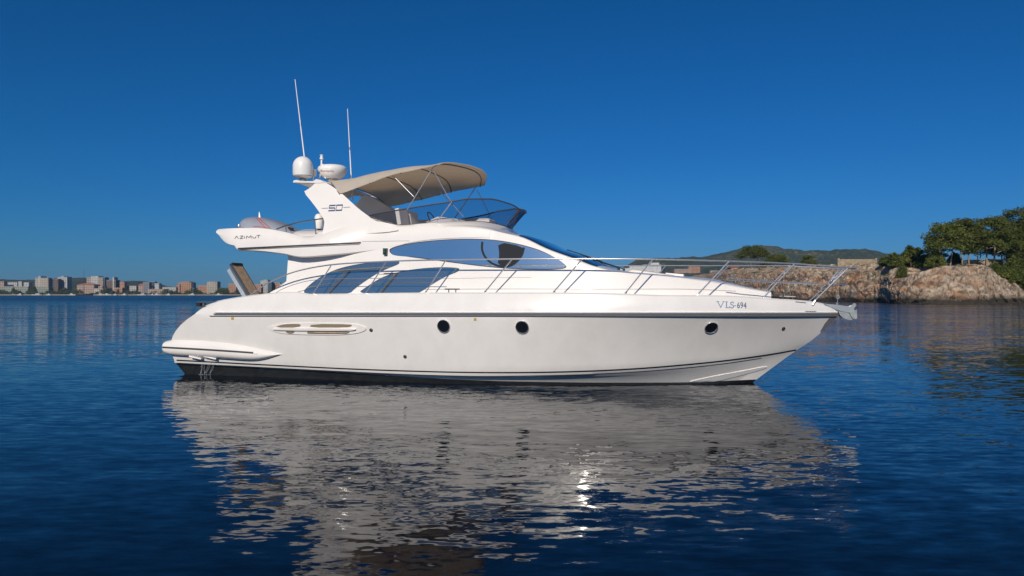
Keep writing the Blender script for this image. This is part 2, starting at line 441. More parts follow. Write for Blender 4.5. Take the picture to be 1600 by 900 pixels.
for i in range(1, nr - 1):      # transom
    F.append((i*NS, (i+1)*NS, n0 + (i+1)*NS, n0 + i*NS)); mi.append(1 if i >= iboot else 0)
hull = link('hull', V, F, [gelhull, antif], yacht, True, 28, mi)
bm = bmesh.new(); bm.from_mesh(hull.data); bmesh.ops.remove_doubles(bm, verts=bm.verts, dist=0.0005); bmesh.ops.recalc_face_normals(bm, faces=bm.faces); bm.to_mesh(hull.data); bm.free()
hull.data.set_sharp_from_angle(angle=rad(24))
HB = bvh_of(hull)
_ts = np.array([p.x for p in sh]); _bs = np.array([-p.y for p in sh]); _zs = np.array([p.z for p in sh])
def bsheer(t): return float(np.interp(t, _ts, _bs))
def zsheer(t): return float(np.interp(t, _ts, _zs))

# rub rail (steel strip over a dark rubber band), from the quarter round the bow to the far side
def rubline(v, off, u0, n=140):
    pts = []
    r = rows['rail']
    t0 = pix(u0, v, 2.25).x
    for i in range(n):
        t = t0 + (r[-1].x + .0 - t0) * (1 - (1 - i/(n-1))**1.6)
        b = float(np.interp(t, [p.x for p in r], [-p.y for p in r]))
        pts.append(Vector((t, -(b + off), zsolve(t, b, lambda u: v, 1.6))))
    pts[-1].y = 0; pts[-1].x += off
    return pts
def band(name, v, h, off, u0, m, parent, prot=.03):
    pts = rubline(v, 0, u0); V = []; full = pts + [Vector((p.x, -p.y, p.z)) for p in reversed(pts[:-1])]
    k = len(full); mb = MB(); ring = []
    for i, p in enumerate(full):
        d = (full[min(i+1, k-1)] - full[max(i-1, 0)]).normalized(); n = Vector((d.y, -d.x, 0)).normalized()
        for (o, z) in ((-.03, h), (prot*.8, h), (prot, h*.5), (prot, -h*.5), (prot*.8, -h), (-.03, -h)): V.append(p + n * (o + off) + Vector((0, 0, z)))
    return link(name, V, grid_faces(k, 6, closed=True) + [tuple(range(6)), tuple((k-1)*6 + j for j in range(6))], m, parent, True, 40)
rr = band('rub_rail', 490.6, .014, .0, 334, rubgrey, yacht, .035)
band('trim_strip', 493.6, .009, .0, 327, rubgrey, rr, .022)
band('trim_strip', 488.6, .008, .0, 336, steel, rr, .035)

def hullstripe(name, pts, h, m, off=.006, mirror=True):
    top = line_on(HB, [(u, v - h/2) for u, v in pts], off); bot = line_on(HB, [(u, v + h/2) for u, v in pts], off)
    mb = MB(); k = len(top); mb.add(top + bot, grid_faces(2, k))
    if mirror: mb.mirror()
    return mb.build(name, m, yacht)
hullstripe('boot_stripe', [(276,562.6),(435,571),(600,578.8),(780,583),(960,579),(1110,566.5),(1200,554.5),(1244,546.4)], 1.9, blk)
hullstripe('pin_stripe', [(277,566.8),(435,575),(600,583.4),(700,587),(780,588),(960,584),(1110,571.3),(1190,559.3)], .9, darkgrey)
# spray strake near the bow
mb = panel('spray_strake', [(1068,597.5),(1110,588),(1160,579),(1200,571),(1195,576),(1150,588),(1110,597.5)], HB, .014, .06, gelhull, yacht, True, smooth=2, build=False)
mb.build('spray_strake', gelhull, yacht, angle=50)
# stainless stem plate
sp = MB(); L = [pix(u, v, 0) for u, v in ((1309,493),(1296,506),(1284,519))]
for p, q, w in zip(L, L[1:], (0, 1)):
    sp.tube([p, q], .02, 8)
vs = []
for (u, v), w in zip(((1309.5,493),(1302,501),(1293,510),(1283.5,520)), (.42, .3, .17, .05)):
    c = pix(u, v, 0) + Vector((.012, 0, -.008)); vs += [c + Vector((-w, -w*.60, .0)), c, c + Vector((-w, w*.60, .0))]
panel('stem_plate', [(1307,494.8),(1296,496),(1288,506),(1281.5,518),(1283,519),(1295,507)], HB, .008, .02, rubgrey, yacht, True, smooth=0, step=4)

# portholes
def disc_on(bv, u, v, ru, prof, name, m, parent, rv=None, n=28):
    p, nn = hitn(bv, u, v); a = hit(bv, u + ru, v) - p; R0 = a.length
    q = nn.to_track_quat('Z', 'Y').to_matrix(); mb = MB(); mb.lathe(p, [(r * R0, h) for r, h in prof], n, rot=q)
    mb.mirror(); return mb.build(name, m, parent)
for (u, v, r) in ((693.5, 509.5, 10.3), (816, 511, 10.8), (1111, 511.5, 10.6)):
    rim = disc_on(HB, u, v, r, [(.86, .004), (.90, .028), (.97, .028), (1.0, .01), (1.0, -.02)], 'porthole', steel, yacht)
    disc_on(HB, u, v, r, [(0.0, .012), (.88, .012), (.9, -.01)], 'glass', glassd, rim)
for (u, v) in ((580, 515.5), (633, 557), (1224, 513)):
    disc_on(HB, u, v, 2.6, [(.0, .01), (.5, .01), (.55, .025), (1.0, .015), (1.0, -.02)], 'drain_fitting', darkgrey, yacht, n=14)
for (u, v) in ((363.5, 497.5), (742.5, 499)):
    panel('ochre_patch', [(u-2, v-2), (u+2, v-2), (u+2, v+2), (u-2, v+2)], HB, .006, .01, ochre, yacht, smooth=0)

# engine-room air intake
vent = panel('air_intake', [(418,513),(424,509.5),(440,506),(470,504),(550,505),(566,508.5),(574,513),(568,518),(553,521.5),(520,523.5),(448,522),(428,518)], HB, .02, .05, gel, yacht, True, smooth=2)
for q in ([(452,505.8),(472,505.8),(468,511.4),(430,511.4),(440,507)], [(488,505.8),(549,506.3),(551,509),(543,511.4),(484,511.4)],
          [(446,516.2),(462,516.2),(459,521),(450,520.8)], [(482,516.4),(548,517.2),(545,521.2),(490,521.4),(480,521)]):
    panel('intake_grille', q, HB, .026, .02, tanpanel, vent, True, smooth=1, step=4)
panel('intake_blade', [(424,513.6),(440,512),(548,512.6),(560,514),(548,516),(440,515.6)], HB, .06, .05, gel, vent, True, smooth=1)
panel('intake_blade', [(494,518.2),(543,518.8),(543,520.2),(490,520)], HB, .045, .03, teak, vent, True, smooth=0)

# swim platform and its bulging side sponson
ptop = Crv([(253,533),(270,530),(300,530.2),(330,532.5),(365,537),(395,543),(420,549.5),(436,553.5)])
pbot = Crv([(253,553),(262,556),(300,558.5),(350,562),(390,564.3),(410,562),(425,558),(436,554.5)])
secs = []
T0, T1 = pix(253.5, 543, 2.1).x, pix(436, 554, 2.3).x
for i in range(26):
    x = i / 25; t = T0 + (T1 - T0) * (1 - math.cos(math.pi * x)) / 2
    k = 1 - max(0, (x - .45) / .55) ** 2.4
    ka = min(1, math.sqrt(max(0, 1 - max(0, 1 - x / .08) ** 2)) + .02)
    hb = float(np.interp(t, [p.x for p in rows['mid']], [-p.y for p in rows['mid']]))
    hb2 = float(np.interp(t, [p.x for p in rows['stripe']], [-p.y for p in rows['stripe']]))
    base = (hb + hb2) / 2; B = (base - .06) + .20 * k
    zt, zb = zsolve(t, B, ptop, .8), zsolve(t, B, pbot, .5)
    zm, hh = (zt + zb) / 2, max(.004, (zt - zb) / 2 * (ka if x < .1 else 1))
    s = [(t, 0, zm - hh)]
    for j in range(13):
        a = -math.pi/2 + math.pi * j / 12; cc = math.copysign(abs(math.cos(a)) ** .7, 1); ss = math.copysign(abs(math.sin(a)) ** .85, math.sin(a))
        s.append((t, B - .24 + .24 * cc * (ka if x < .1 else 1), zm + hh * ss))
    s.append((t, 0, zm + hh)); secs.append(s)
plat = loft('swim_platform', secs, gel, yacht, angle=50)
PB = bvh_of(plat)
mb = MB(); mb.tube(line_on(PB, [(254,542.6),(300,545),(350,548),(396,551.3)], .0), .022, 8)
for p in list(mb.v): pass
mb.mirror(); mb.build('fender_strip', darkgrey, plat)
mb = MB(); mb.tube(line_on(PB, [(396,551.6),(402,552.8)], .0), .018, 8); mb.mirror(); mb.build('strip_end', gel, plat)
for u in (311, 334):
    mb = MB(); p = pix(u, 561, 1.95); mb.box(p + Vector((0, 0, .05)), (.36, .3, .035), Matrix.Rotation(rad(9), 3, 'Y')); mb.build('exhaust_outlet', gel, plat, smooth=False)

# transom seat/aft coaming, cockpit block, and the gangway
secs = []
for t, z in ((.95, 1.55), (1.25, 1.72), (1.7, 1.86), (2.3, 1.95)):
    secs.append([(t, 0, .8), (t, 1.9, .8), (t, 1.98, z - .12), (t, 1.9, z), (t, 1.5, z + .01), (t, 0, z + .01)])
loft('transom_coaming', secs, gel, yacht)

# ------------------------------------------------------------------ cabin
bW = Crv([(0.5,1.80),(7,1.80),(8.5,1.785),(10,1.72),(11,1.58),(12,1.32),(13,.90),(13.7,.52),(14.3,.16)])
def Sb(t, z): return max(.02, bW(t) - .13 * (z - 2))
tg = []; NT, NZ = 120, 40
for i in range(NT):
    for j in range(NZ):
        t = -.5 + 14.8 * i / (NT-1); z = 1.4 + 3.0 * j / (NZ-1); tg.append(Vector((t, -Sb(t, z), z)))
WB = BVHTree.FromPolygons(tg, grid_faces(NT, NZ))
crease = Crv([(330,366),(480,376),(560,366),(621,357.5),(718,356.5),(770,361),(805,369),(818,373),(832,379.5),(851,389),(880,400),(895,405.5),(911,412),(926,417),(964,425),(1000,429),(1050,433.5),(1100,441),(1150,449.5),(1198,457),(1240,464),(1275,472)])
cline = Crv([(600,360),(718,353),(770,356),(795,361),(814,370),(832,371.5),(851,377),(870,386),(889,394),(907,400),(926,405.5),(945,414.5),(964,421),(982,424.5),(1010,427),(1038,429.5),(1068,432),(1110,435.5),(1140,442),(1170,449),(1198,454.6),(1225,459),(1250,464),(1285,473.5)])
secs = []; TS = [2.9 + (14.15 - 2.9) * i / 89 for i in range(90)]; cabq = []
for t in TS:
    z1 = zsolve(t, lambda zz: Sb(t, zz), crease, 2.6); zd = min(zsheer(t) - .08, z1 - .05); be = Sb(t, z1)
    zc = max(zsolve(t, 0, cline, 2.6), z1 + .03)
    s = [(t, 0, zd - .1)]
    for j in range(6):
        z = zd + (z1 - zd) * j / 5; s.append((t, Sb(t, z), z))
    q = []
    for j in range(1, 13):
        a = math.pi / 2 * j / 12; q.append((t, be * math.cos(a) ** .8 if j < 12 else 0, z1 + (zc - z1) * math.sin(a)))
    cabq.append([(t, be, z1)] + q); s += q; secs.append(s)
cabin = loft('cabin', secs, gel, yacht, angle=32)
CB = bvh_of(cabin)

# side fashion plate running aft from the cabin wall
plate = panel('side_wing', [(418,459.5),(432,451),(446,441),(458,431),(468,420),(474,410),(475.5,400),(520,396),(600,387),(640,380),(640,461.5),(480,462),(460,459.5)], WB, .006, .09, gel, yacht, True, smooth=1)

# eye-shaped saloon window, with a slim dark surround
eye = [(609,393),(613,388.5),(630,383.5),(660,378.5),(700,375),(740,373.8),(780,376.5),(820,384.5),(850,394.5),(872,405),(884,413.5),(884,417.5),(875,419.5),(850,420.3),(800,419.5),(750,415),(700,408.5),(650,401.5),(614,399.5)]
win = panel('saloon_window', [(u + (-1.5 if u < 700 else 1), v + (-1.3 if v < 400 else 1.0)) for u, v in eye], WB, .010, .02, blk, yacht, True)
panel('glass', eye, WB, .016, .02, glassm, win, True)
panel('interior_darkness_stand_in', [(778,378),(818,385.5),(817,395),(810,406),(800,416),(777,414.5),(781,400)], WB, .021, .01, matblack, win, smooth=1)  # black sheet: darkness of the interior behind the opened pane, put in as colour
ring = [(754,378),(753,388),(755.5,397),(760.5,405),(769,412),(781,416.5),(797,416.5),(808,409),(816,399),(819,387)]
def ribbon_on(pts, w, bv, off, name, m, parent):
    pl = smoothline(pts, 2); L = []; Rr = []
    for i, p in enumerate(pl):
        a, b2 = Vector(pl[max(0, i-1)]), Vector(pl[min(len(pl)-1, i+1)]); d = (b2 - a).normalized(); n = Vector((-d.y, d.x)) * w / 2
        for S, sg in ((L, 1), (Rr, -1)):
            h, nn = hitn(bv, p[0] + n.x * sg, p[1] + n.y * sg); S.append(h + nn * off)
    mb = MB(); mb.add(L + Rr, grid_faces(2, len(L))); return mb.build(name, m, parent)
ribbon_on(ring, 3.2, WB, .024, 'window_hoop', matblack, win)

w1 = [(474,457),(480,449.5),(494,438),(512,427.5),(535,418.5),(570,411.8),(600,409.3),(622,408.8),(625,410.5),(622,413.5),(606,419.5),(590,427),(572,438.5),(556,450),(545,460.6),(482,461)]
w2 = [(558,459.5),(572,450),(585,441),(603,431.5),(630,424.3),(660,420),(690,418.3),(715,419.3),(719,421.5),(714,425),(697,431.5),(680,441),(664,452),(651,459.5)]
for w, mull, head in ((w1, [(548,424),(513,461)], [(532,423.6),(593,423.2)]), (w2, [(622,427.5),(596,459)], [(600,427.6),(622,426.8)])):
    f = panel('side_window', [(u, v - 1.0) for u, v in w], WB, .010, .02, blk, yacht, True)
    panel('glass', w, WB, .016, .02, glasslow, f, True)
    ribbon_on(mull, 1.7, WB, .021, 'mullion', blk, f)
    ribbon_on(head, 1.2, WB, .021, 'glazing_bar', blk, f)
# ribs and seams of the cabin side
ribbon_on([(660,452.2),(800,451.4),(960,452),(1060,451.5),(1100,452.5),(1150,455)], .8, CB, .004, 'seam', seam, cabin)
ribbon_on([(592,428.6),(612,428.6)], 1.0, WB, .012, 'seam', seam, cabin)
ribbon_on([(640,435),(720,435.2),(760,434),(830,433.4)], .5, CB, .004, 'seam', seam, cabin)

# windshield: a patch of the cabin skin offset outward
def patch(i0, i1, jf0, j1, off, th):
    top = []; nr_ = i1 - i0 + 1; nc_ = None
    base = []
    for i in range(i0, i1 + 1):
        row = cabq[i]; js = range(jf0, j1 + 1)
        r = [Vector((row[j][0], -row[j][1], row[j][2])) for j in js]; r = r + [Vector((p.x, -p.y, p.z)) for p in reversed(r[:-1])]; nc_ = len(r); base.append(r)
    T = []; Bv = []
    for i, r in enumerate(base):
        for j, p in enumerate(r):
            du = base[min(i+1, nr_-1)][j] - base[max(i-1, 0)][j]; dv = r[min(j+1, nc_-1)] - r[max(j-1, 0)]
            n = du.cross(dv).normalized(); n = n if n.z > 0 else -n
            T.append(p + n * off); Bv.append(p + n * (off - th))
    k = len(T); F = grid_faces(nr_, nc_) + [tuple(x + k for x in reversed(f)) for f in grid_faces(nr_, nc_)]
    return T + Bv, F
def ti(t): return int(round((t - 2.9) / (14.15 - 2.9) * 89))
tA, tB = pix(812, 371, 1.35).x, pix(948, 417, .9).x
Vp, Fp = patch(ti(tA), ti(tB) - 1, 2, 12, .012, .03)
wsn = link('windshield', Vp, Fp, glassd, yacht, True, 60)
# wipers resting on the screen
mb = MB()
for y0, y1 in ((-.75, -.15), (.15, .75)):
    a = pix(963, 421, -y0); 
    pa = Vector((tB + .25, y0, 0)); pb_ = Vector((tB - .75, y1, 0))
    def up(p):
        l, n, i, d = CB.ray_cast(Vector((p.x, p.y, 6)), Vector((0, 0, -1))); return l + Vector((0, 0, .045)) if l else p
    mb.tube([up(pa), up(pa.lerp(pb_, .5)), up(pb_)], .014, 6); mb.lathe(up(pa) - Vector((0, 0, .04)), [(.03, 0), (.03, .05), (.0, .06)], 10)
    mb.tube([up(pb_ + Vector((.35, .12, 0))), up(pb_ + Vector((-.3, -.12, 0)))], .012, 6); mb.build('wiper', blk, yacht); mb = MB()

# foredeck sun pad, hatch, cleats, small line slots
def topz(x, y):
    l, n, i, d = CB.ray_cast(Vector((x, y, 6)), Vector((0, 0, -1))); 
    if l is None: l, n, i, d = HB.ray_cast(Vector((x, y, 6)), Vector((0, 0, -1)))
    return l.z if l is not None else zsheer(x)
tp0, tp1 = pix(986, 424, .1).x, pix(1044, 428, .1).x
secs = []
for i in range(17):
    x = i / 16; t = tp0 + (tp1 - tp0 + .15) * x; h = .09 * (min(1, x / .12) ** .5) * (1 - .80 * max(0, (x - .15) / .85)) + .005; zz = topz(t, 0) ; w = .80
    s = [(t, 0, zz - .1)]
    for j in range(10):
        a = math.pi / 2 * j / 9; s.append((t, w * math.cos(a) ** .35 if j < 9 else 0, zz - .02 + h * math.sin(a) ** .5 + (0 if j else -.06)))
    secs.append(s)
loft('sun_pad', secs, seatm, yacht, angle=50)
th0, th1 = pix(1040, 430, .3).x, pix(1068, 432, .3).x
mb = MB(); z0, z1 = topz(th0, 0), topz(th1, 0)
sl = math.atan2(z0 - z1, th1 - th0); mb.box(((th0 + th1) / 2, 0, (z0 + z1) / 2 + .02), (th1 - th0, .62, .05), Matrix.Rotation(sl, 3, 'Y'))
hb_ = mb.build('deck_hatch', gel2, yacht, smooth=False)
mb = MB(); mb.box(((th0 + th1) / 2, 0, (z0 + z1) / 2 + .05), ((th1 - th0) * .8, .48, .012), Matrix.Rotation(sl, 3, 'Y')); mb.build('hatch_glass', glassd, hb_, smooth=False)
def cleat(u0, u1, v0, v1, b):
    mb = MB(); a = pix(u0, v0, b); c = pix(u1, v0 + (1 if u0 > 1000 else 0), b); mb.tube([a, c], .016, 8)
    for k in (.27, .75):
        p = a.lerp(c, k); q = Vector((p.x, p.y, pix((u0 + u1) / 2, v1, b).z)); mb.tube([p, q], .013, 8)
    mb.mirror(); return mb.build('deck_cleat', steeld, yacht)
cleat(695, 718, 451.8, 458.6, 2.08); cleat(1225, 1243, 463.2, 470, .62)
panel('line_slot', [(1243,471.2),(1259,472.8),(1259,473.8),(1243,472.2)], HB, .006, .01, darkgrey, yacht, True, smooth=0)
panel('line_slot', [(1258,486),(1275,486.4),(1275,487.4),(1258,487)], HB, .006, .01, darkgrey, yacht, True, smooth=0)
# fairlead on the quarter
mb = MB(); 
for u in (318, 334, 341): 
    p = pix(u, 475, 2.05); mb.tube([p + Vector((0, 0, -.05)), p + Vector((0, 0, .06))], .03, 10)
a, c = pix(311, 473, 2.02), pix(343, 473.5, 2.02); mb.box((a + c) / 2 + Vector((0, 0, .02)), ((c - a).length, .16, .035)); mb.box((a + c) / 2 + Vector((0, 0, -.10)), ((c - a).length, .18, .03))
mb.mirror(); mb.build('stern_fairlead', steeld, yacht)
mb = MB(); a = pix(314, 476, 2.0); mb.box(a, (.12, .2, .1)); mb.mirror(); mb.build('fairlead_pad', blk, yacht, smooth=False)

# ------------------------------------------------------------------ flybridge
ftop = Crv([(335,359.5),(340,358.3),(370,356.6),(400,356.2),(420,358),(440,361.5),(480,369.3),(500,366.5),(520,360),(560,348),(585,345.5),(605,348.5),(625,352),(660,349.3),(700,346.8),(745,345.2),(775,349),(790,353),(803,358),(830,369)])
fbot = Crv([(335,361),(343,371),(352,380.5),(360,384.2),(366,385.5),(371,391.5),(400,393.2),(440,397.5),(472,402.6),(520,399.3),(570,394.2),(600,390),(620,385.5),(660,377.7),(700,374.3),(740,373),(780,375.8),(805,380.6)])
fcr = Crv([(335,360.5),(365,372),(420,373),(480,377),(560,367),(621,357.5),(718,356.5),(770,361),(805,369)])
tF0 = pix(335.5, 360, 1.80).x; tn = 8.06
def bF(t, z):
    ub = Crv([(tF0, 1.74), (1.5, 1.93), (3.0, 1.98), (3.9, 1.93), (4.6, 1.80), (5.4, 1.70)])
    if t > 5.4: return Sb(t, z) + .022 * max(.1, 1 - (t - 5.4) / 2.7)
    base = ub(t); k = max(0, (t - 4.4)); return base * (1 - min(1, k)) + (Sb(t, z) + .022) * min(1, k)
def bco(t):      # plan half width of the coaming top
    if t < 6.0: return Crv([(tF0, 1.66), (1.5, 1.86), (3, 1.88), (4.0, 1.70), (5.0, 1.56), (6.0, 1.50)])(t)
    x = min(1, (t - 6.0) / (tn - 6.0)); return 1.50 * max(0.0, 1 - x ** 2.3) ** .5
secs = []
for i in range(76):
    x = i / 75; t = tF0 + (tn - tF0) * (x if x < .6 else x)
    if i > 60: t = tF0 + (tn - tF0) * (.8 + .2 * (1 - (1 - (x - .8) / .2) ** 1.6))
    bo = bF(t, 3.2); bc = max(.004, bco(t)); bc = min(bc, bo - .02)
    zb = zsolve(t, bo, fbot, 3.2); zt = zsolve(t, bc, ftop, 3.6); zt = max(zt, zb + .02)
    zk = zsolve(t, bo, fcr, 3.4); zk = min(max(zk, zb + .01), zt - .005)
    bk = bF(t, zk); fl = max(zb + .05, min(zt - .02, 3.05 if t > 2 else zb + .05)); fl = min(fl, zt - .01)
    bi = max(.002, bc - .10)
    s = [(t, 0, zb - .02 + .05), (t, max(0.3, bo - .5), zb + .03), (t, bo - .06, zb + .004), (t, bo, zb + .03 if zk - zb > .05 else zb + .5*(zk-zb)),
         (t, bo*.5 + bk*.5 + .012, (zb + zk) / 2), (t, bk, zk), (t, (bk + bc) / 2 + .02, (zk + zt) / 2), (t, bc, zt), (t, bc - .05 if bc > .06 else bc*.6, zt + .004), (t, bi, zt - .02), (t, bi*.98, fl), (t, 0, fl)]
    secs.append(s)
fly = loft('flybridge', secs, gel, yacht, angle=30)
FB = bvh_of(fly)
mb = MB(); mb.tube(line_on(FB, [(372,388.3),(420,386),(500,382.3),(564,379.2)], .0), .020, 8); mb.mirror(); mb.build('trim_strip', darkgrey, fly)
mb = MB(); mb.tube(line_on(FB, [(374,390.3),(420,388.2),(500,384.6),(562,381.6)], .0), .010, 8); mb.mirror(); mb.build('trim_strip', steeld, fly)
ribbon_on([(566,377.2),(640,376.3)], .6, FB, .004, 'seam', seam, fly)
# name lettering
marks('maker_lettering', strokes([
  [(367,373),(370,368.8),(373,373)], [(375.2,368.8),(380,368.6),(375.2,373),(380,372.6)], [(382,369.5),(382,372.4)],
  [(385,372.6),(385.8,368.6),(389,371.4),(392.3,368.2),(393,372.2)], [(395,369.6),(395.6,371.7),(398,372.2),(399.8,371.4),(400,369.3)],
  [(401.3,368),(406.8,367.5)], [(404,367.8),(404,371.6)]], .85), FB, .006, darkgrey, fly)

# nav lamp under the overhang
mb = MB(); p, n = hitn(WB, 603.5, 393.5); mb.box(p + n * .04, (.09, .10, .15)); lamp = mb.build('side_lamp', darkgrey, yacht, smooth=False)
mb = MB(); mb.lathe(p + n * .10 + Vector((0, 0, -.05)), [(.035, 0), (.038, .03), (.035, .10)], 12); mb.build('lens', greencol, lamp)

# tinted screen around the flybridge
gt = Crv([(560,341),(575,337),(600,331.8),(640,325.5),(670,320.5),(700,316),(735,310.8),(765,311),(790,316.5),(805,322.5),(812,328),(815,331)])
gb = Crv([(575,338.5),(590,342.5),(625,352.2),(660,350),(700,347.5),(745,346.2),(775,350),(790,354),(803,358)])
tg0 = pix(577, 337.5, 1.55).x; top, bot = [], []; NG = 70; tnt = 8.42
for i in range(NG):
    a = i / (NG - 1)
    if a < .45:
        tb_ = tg0 + (6.0 - tg0) * a / .45; bb = bco(tb_) - .03; tt = tb_ + .02 * a; bt = bb + .02
    else:
        ph = (a - .45) / .55 * math.pi / 2; tb_ = 6.0 + (tn - 6.0) * math.sin(ph) ** .9; bb = max(0, bco(6.0) - .03) * (max(0, math.cos(ph)) ** .87)
        tt = 6.0 + (tnt - 6.0) * math.sin(ph) ** .9; bt = (bco(6) - .01) * (max(0, math.cos(ph)) ** .87)
    if i == NG - 1: bb = bt = 0
    zb = zsolve(tb_, bb, gb, 3.6); zt = zsolve(tt, bt, gt, 4.0)
    bot.append(Vector((tb_, -bb, zb))); top.append(Vector((tt, -bt, zt)))
# beyond the nose pixel curves stop being meaningful: ease both heights to the nose
for arr, zn in ((bot, None), (top, None)):
    pass
def fullU(r): return r + [Vector((p.x, -p.y, p.z)) for p in reversed(r[:-1])]
T_, B_ = fullU(top), fullU(bot); k = len(T_)
rowsg = [[B_[i].lerp(T_[i], w) + Vector((0, 0, 0)) for i in range(k)] for w in (0, .33, .66, 1)]
scr = link('flybridge_screen', [p for r in rowsg for p in r], grid_faces(4, k), tint, yacht, True, 60)
mb = MB(); mb.tube(T_, .017, 8); mb.tube(B_, .014, 8); mb.build('screen_rim', darkgrey, scr)

# seats and helm inside the flybridge
mb = MB()
for (x0, x1, y0, y1, z0, z1) in ((4.7, 7.3, .70, 1.30, 3.05, 3.98), (4.6, 5.0, -1.3, .5, 3.05, 3.84)):
    pts = [(x0, y0), (x1, y0), (x1, y1), (x0, y1)]
    mb.add([(x, y, z0) for x, y in pts] + [(x, y, z1 - .05) for x, y in pts] + [(x + (.06 if x == x0 else -.06), y + (.06 if y == y0 else -.06), z1) for x, y in pts],
           [(0, 1, 5, 4), (1, 2, 6, 5), (2, 3, 7, 6), (3, 0, 4, 7), (4, 5, 9, 8), (5, 6, 10, 9), (6, 7, 11, 10), (7, 4, 8, 11), (8, 9, 10, 11)])
mb.build('settee', seatm, yacht, angle=50)
secs = []
for t, z in ((6.35, 3.3), (6.45, 3.85), (6.75, 3.97), (7.1, 3.93), (7.35, 3.7), (7.5, 3.4)):
    secs.append([(t - .25, 0, 3.05), (t - .25, 1.0, 3.05), (t - .25, 1.0, z - .2), (t - .25, .9, z - .1), (t - .25, 0, z - .07)])
loft('helm_console', secs, gel2, yacht, angle=50)
for y in (-.75, -.1):
    mb = MB(); mb.box((5.75, y, 3.5), (.45, .5, .12)); mb.box((5.52, y, 3.82), (.10, .5, .55), Matrix.Rotation(rad(-10), 3, 'Y')); mb.tube([(5.75, y, 3.05), (5.75, y, 3.45)], .05)
    bmo = mb.build('helm_seat', seatm, yacht, smooth=False)
mb = MB(); cx = Vector((6.3, -.75, 3.82)); mb.tube([cx + Matrix.Rotation(rad(-25), 3, 'Y') @ Vector((0, .2 * math.cos(a), .2 * math.sin(a))) for a in [2*math.pi*i/20 for i in range(21)]], .014, 6); mb.tube([cx, cx + Vector((.2, 0, -.05))], .02, 6); mb.build('steering_wheel', blk, yacht)

# ------------------------------------------------------------------ radar arch
def arch_b(z): return 1.66 - .30 * (z - 3.5)
tg = []
for i in range(30):
    for j in range(30):
        t = 1.5 + 5 * i / 29; z = 2.9 + 2.4 * j / 29; tg.append(Vector((t, -arch_b(z), z)))
AB = BVHTree.FromPolygons(tg, grid_faces(30, 30))
leg = panel('radar_arch', [(474,299.5),(480,296.5),(488,290.5),(494,284.5),(499,281),(506,284),(520,291.5),(535,303),(548,315),(560,326),(575,337),(583,343.5),(600,350),(622,356),(622,361),(560,366),(508,372),(503,366),(506,355),(507,344),(500,333),(490,319)], AB, .0, .16, gel, yacht, True, smooth=1)
mb = MB()
def prism(mb, px, ytop, ybot, vsplit):
    P = [pix(u, v, 1.30) for u, v in px]; n = len(P); V = []
    for sg in (-1, 1):
        for (u, v), p in zip(px, P): V.append(Vector((p.x, sg * (ytop if v < vsplit else ybot), p.z)))
    mb.add(V, [(i, (i+1) % n, n + (i+1) % n, n + i) for i in range(n)] + [tuple(range(n)), tuple(range(2*n-1, n-1, -1))])
prism(mb, ((457.5,285),(459,281.8),(464,281),(470,283),(489,283),(494,279.8),(501,281.2),(507,285.2),(499,286)), 1.30, 1.30, 0)
prism(mb, ((463,285),(501,285),(500,292),(486,297.5),(477,299.5),(468,292)), 1.24, .45, 287)
beam = mb.build('cross_beam', gel, leg, smooth=False)
marks('number_decal', strokes([
  (2.0, [(515.6,321.3),(524,320.9)]), (2.0, [(514.6,325.2),(523,325.0)]), (2.0, [(513.8,329.4),(522.6,329.0)]), (.8, [(515.2,321),(514.4,325.4)]), (.8, [(523.6,325),(522.8,329.4)]),
  (2.0, [(526.4,320.8),(535.2,320.4)]), (2.0, [(525,328.9),(533.8,328.4)]), (.8, [(526.2,321),(524.9,329)]), (.8, [(535.4,320.4),(534,328.6)]),
  (.7, [(503,325.6),(512.6,325.3)]), (.7, [(537,324.2),(547,323.7)])], 1.0), AB, .006, navyink, leg)

# satellite dome
def local_at(u, v, b): return pix(u, v, b)
c = local_at(473.3, 278, .75); s_ = (local_at(487, 278, .75) - c).length
mb = MB(); prof = [(.0, -.02*s_), (.62*s_, .0), (.93*s_, .12*s_), (1.0*s_, .40*s_), (1.0*s_, 1.15*s_)] + [(s_ * math.cos(a), s_ * (1.15 + 1.02 * math.sin(a))) for a in [math.pi/2 * k / 8 for k in range(1, 9)]]
mb.lathe(c, prof, 28); dome = mb.build('satellite_dome', plastic, yacht)
mb = MB(); mb.lathe(c - Vector((0, 0, .13)), [(.10, 0), (.12, .02), (.07, .05), (.07, .14)], 14); mb.lathe(c + Vector((0, 0, .01)), [(.63*s_, .0), (.945*s_, .10*s_), (.955*s_, .2*s_)], 28); mb.build('dome_base', seam, dome)
# radar scanner
c = local_at(519.5, 279.5, .1); s_ = (local_at(540, 270, .1) - local_at(519.5, 270, .1)).length
mb = MB(); mb.lathe(c, [(.0, 0), (.5*s_, .0), (.80*s_, .18*s_), (.98*s_, .50*s_), (1.0*s_, .66*s_), (.95*s_, .78*s_), (.80*s_, .88*s_), (.4*s_, .93*s_), (.0, .95*s_)], 36); radar = mb.build('radar_scanner', plastic, yacht, angle=60)
RB = bvh_of(radar)
text_px('radar_lettering', 'Raymarine', 500.8, 268.6, 5.0, 0.0, RB, .004, redink, radar, sx=.98)
mb = MB(); mb.lathe(c - Vector((0, 0, .16)), [(.12, 0), (.10, .08), (.16, .17)], 16); mb.build('radar_foot', seam, radar)
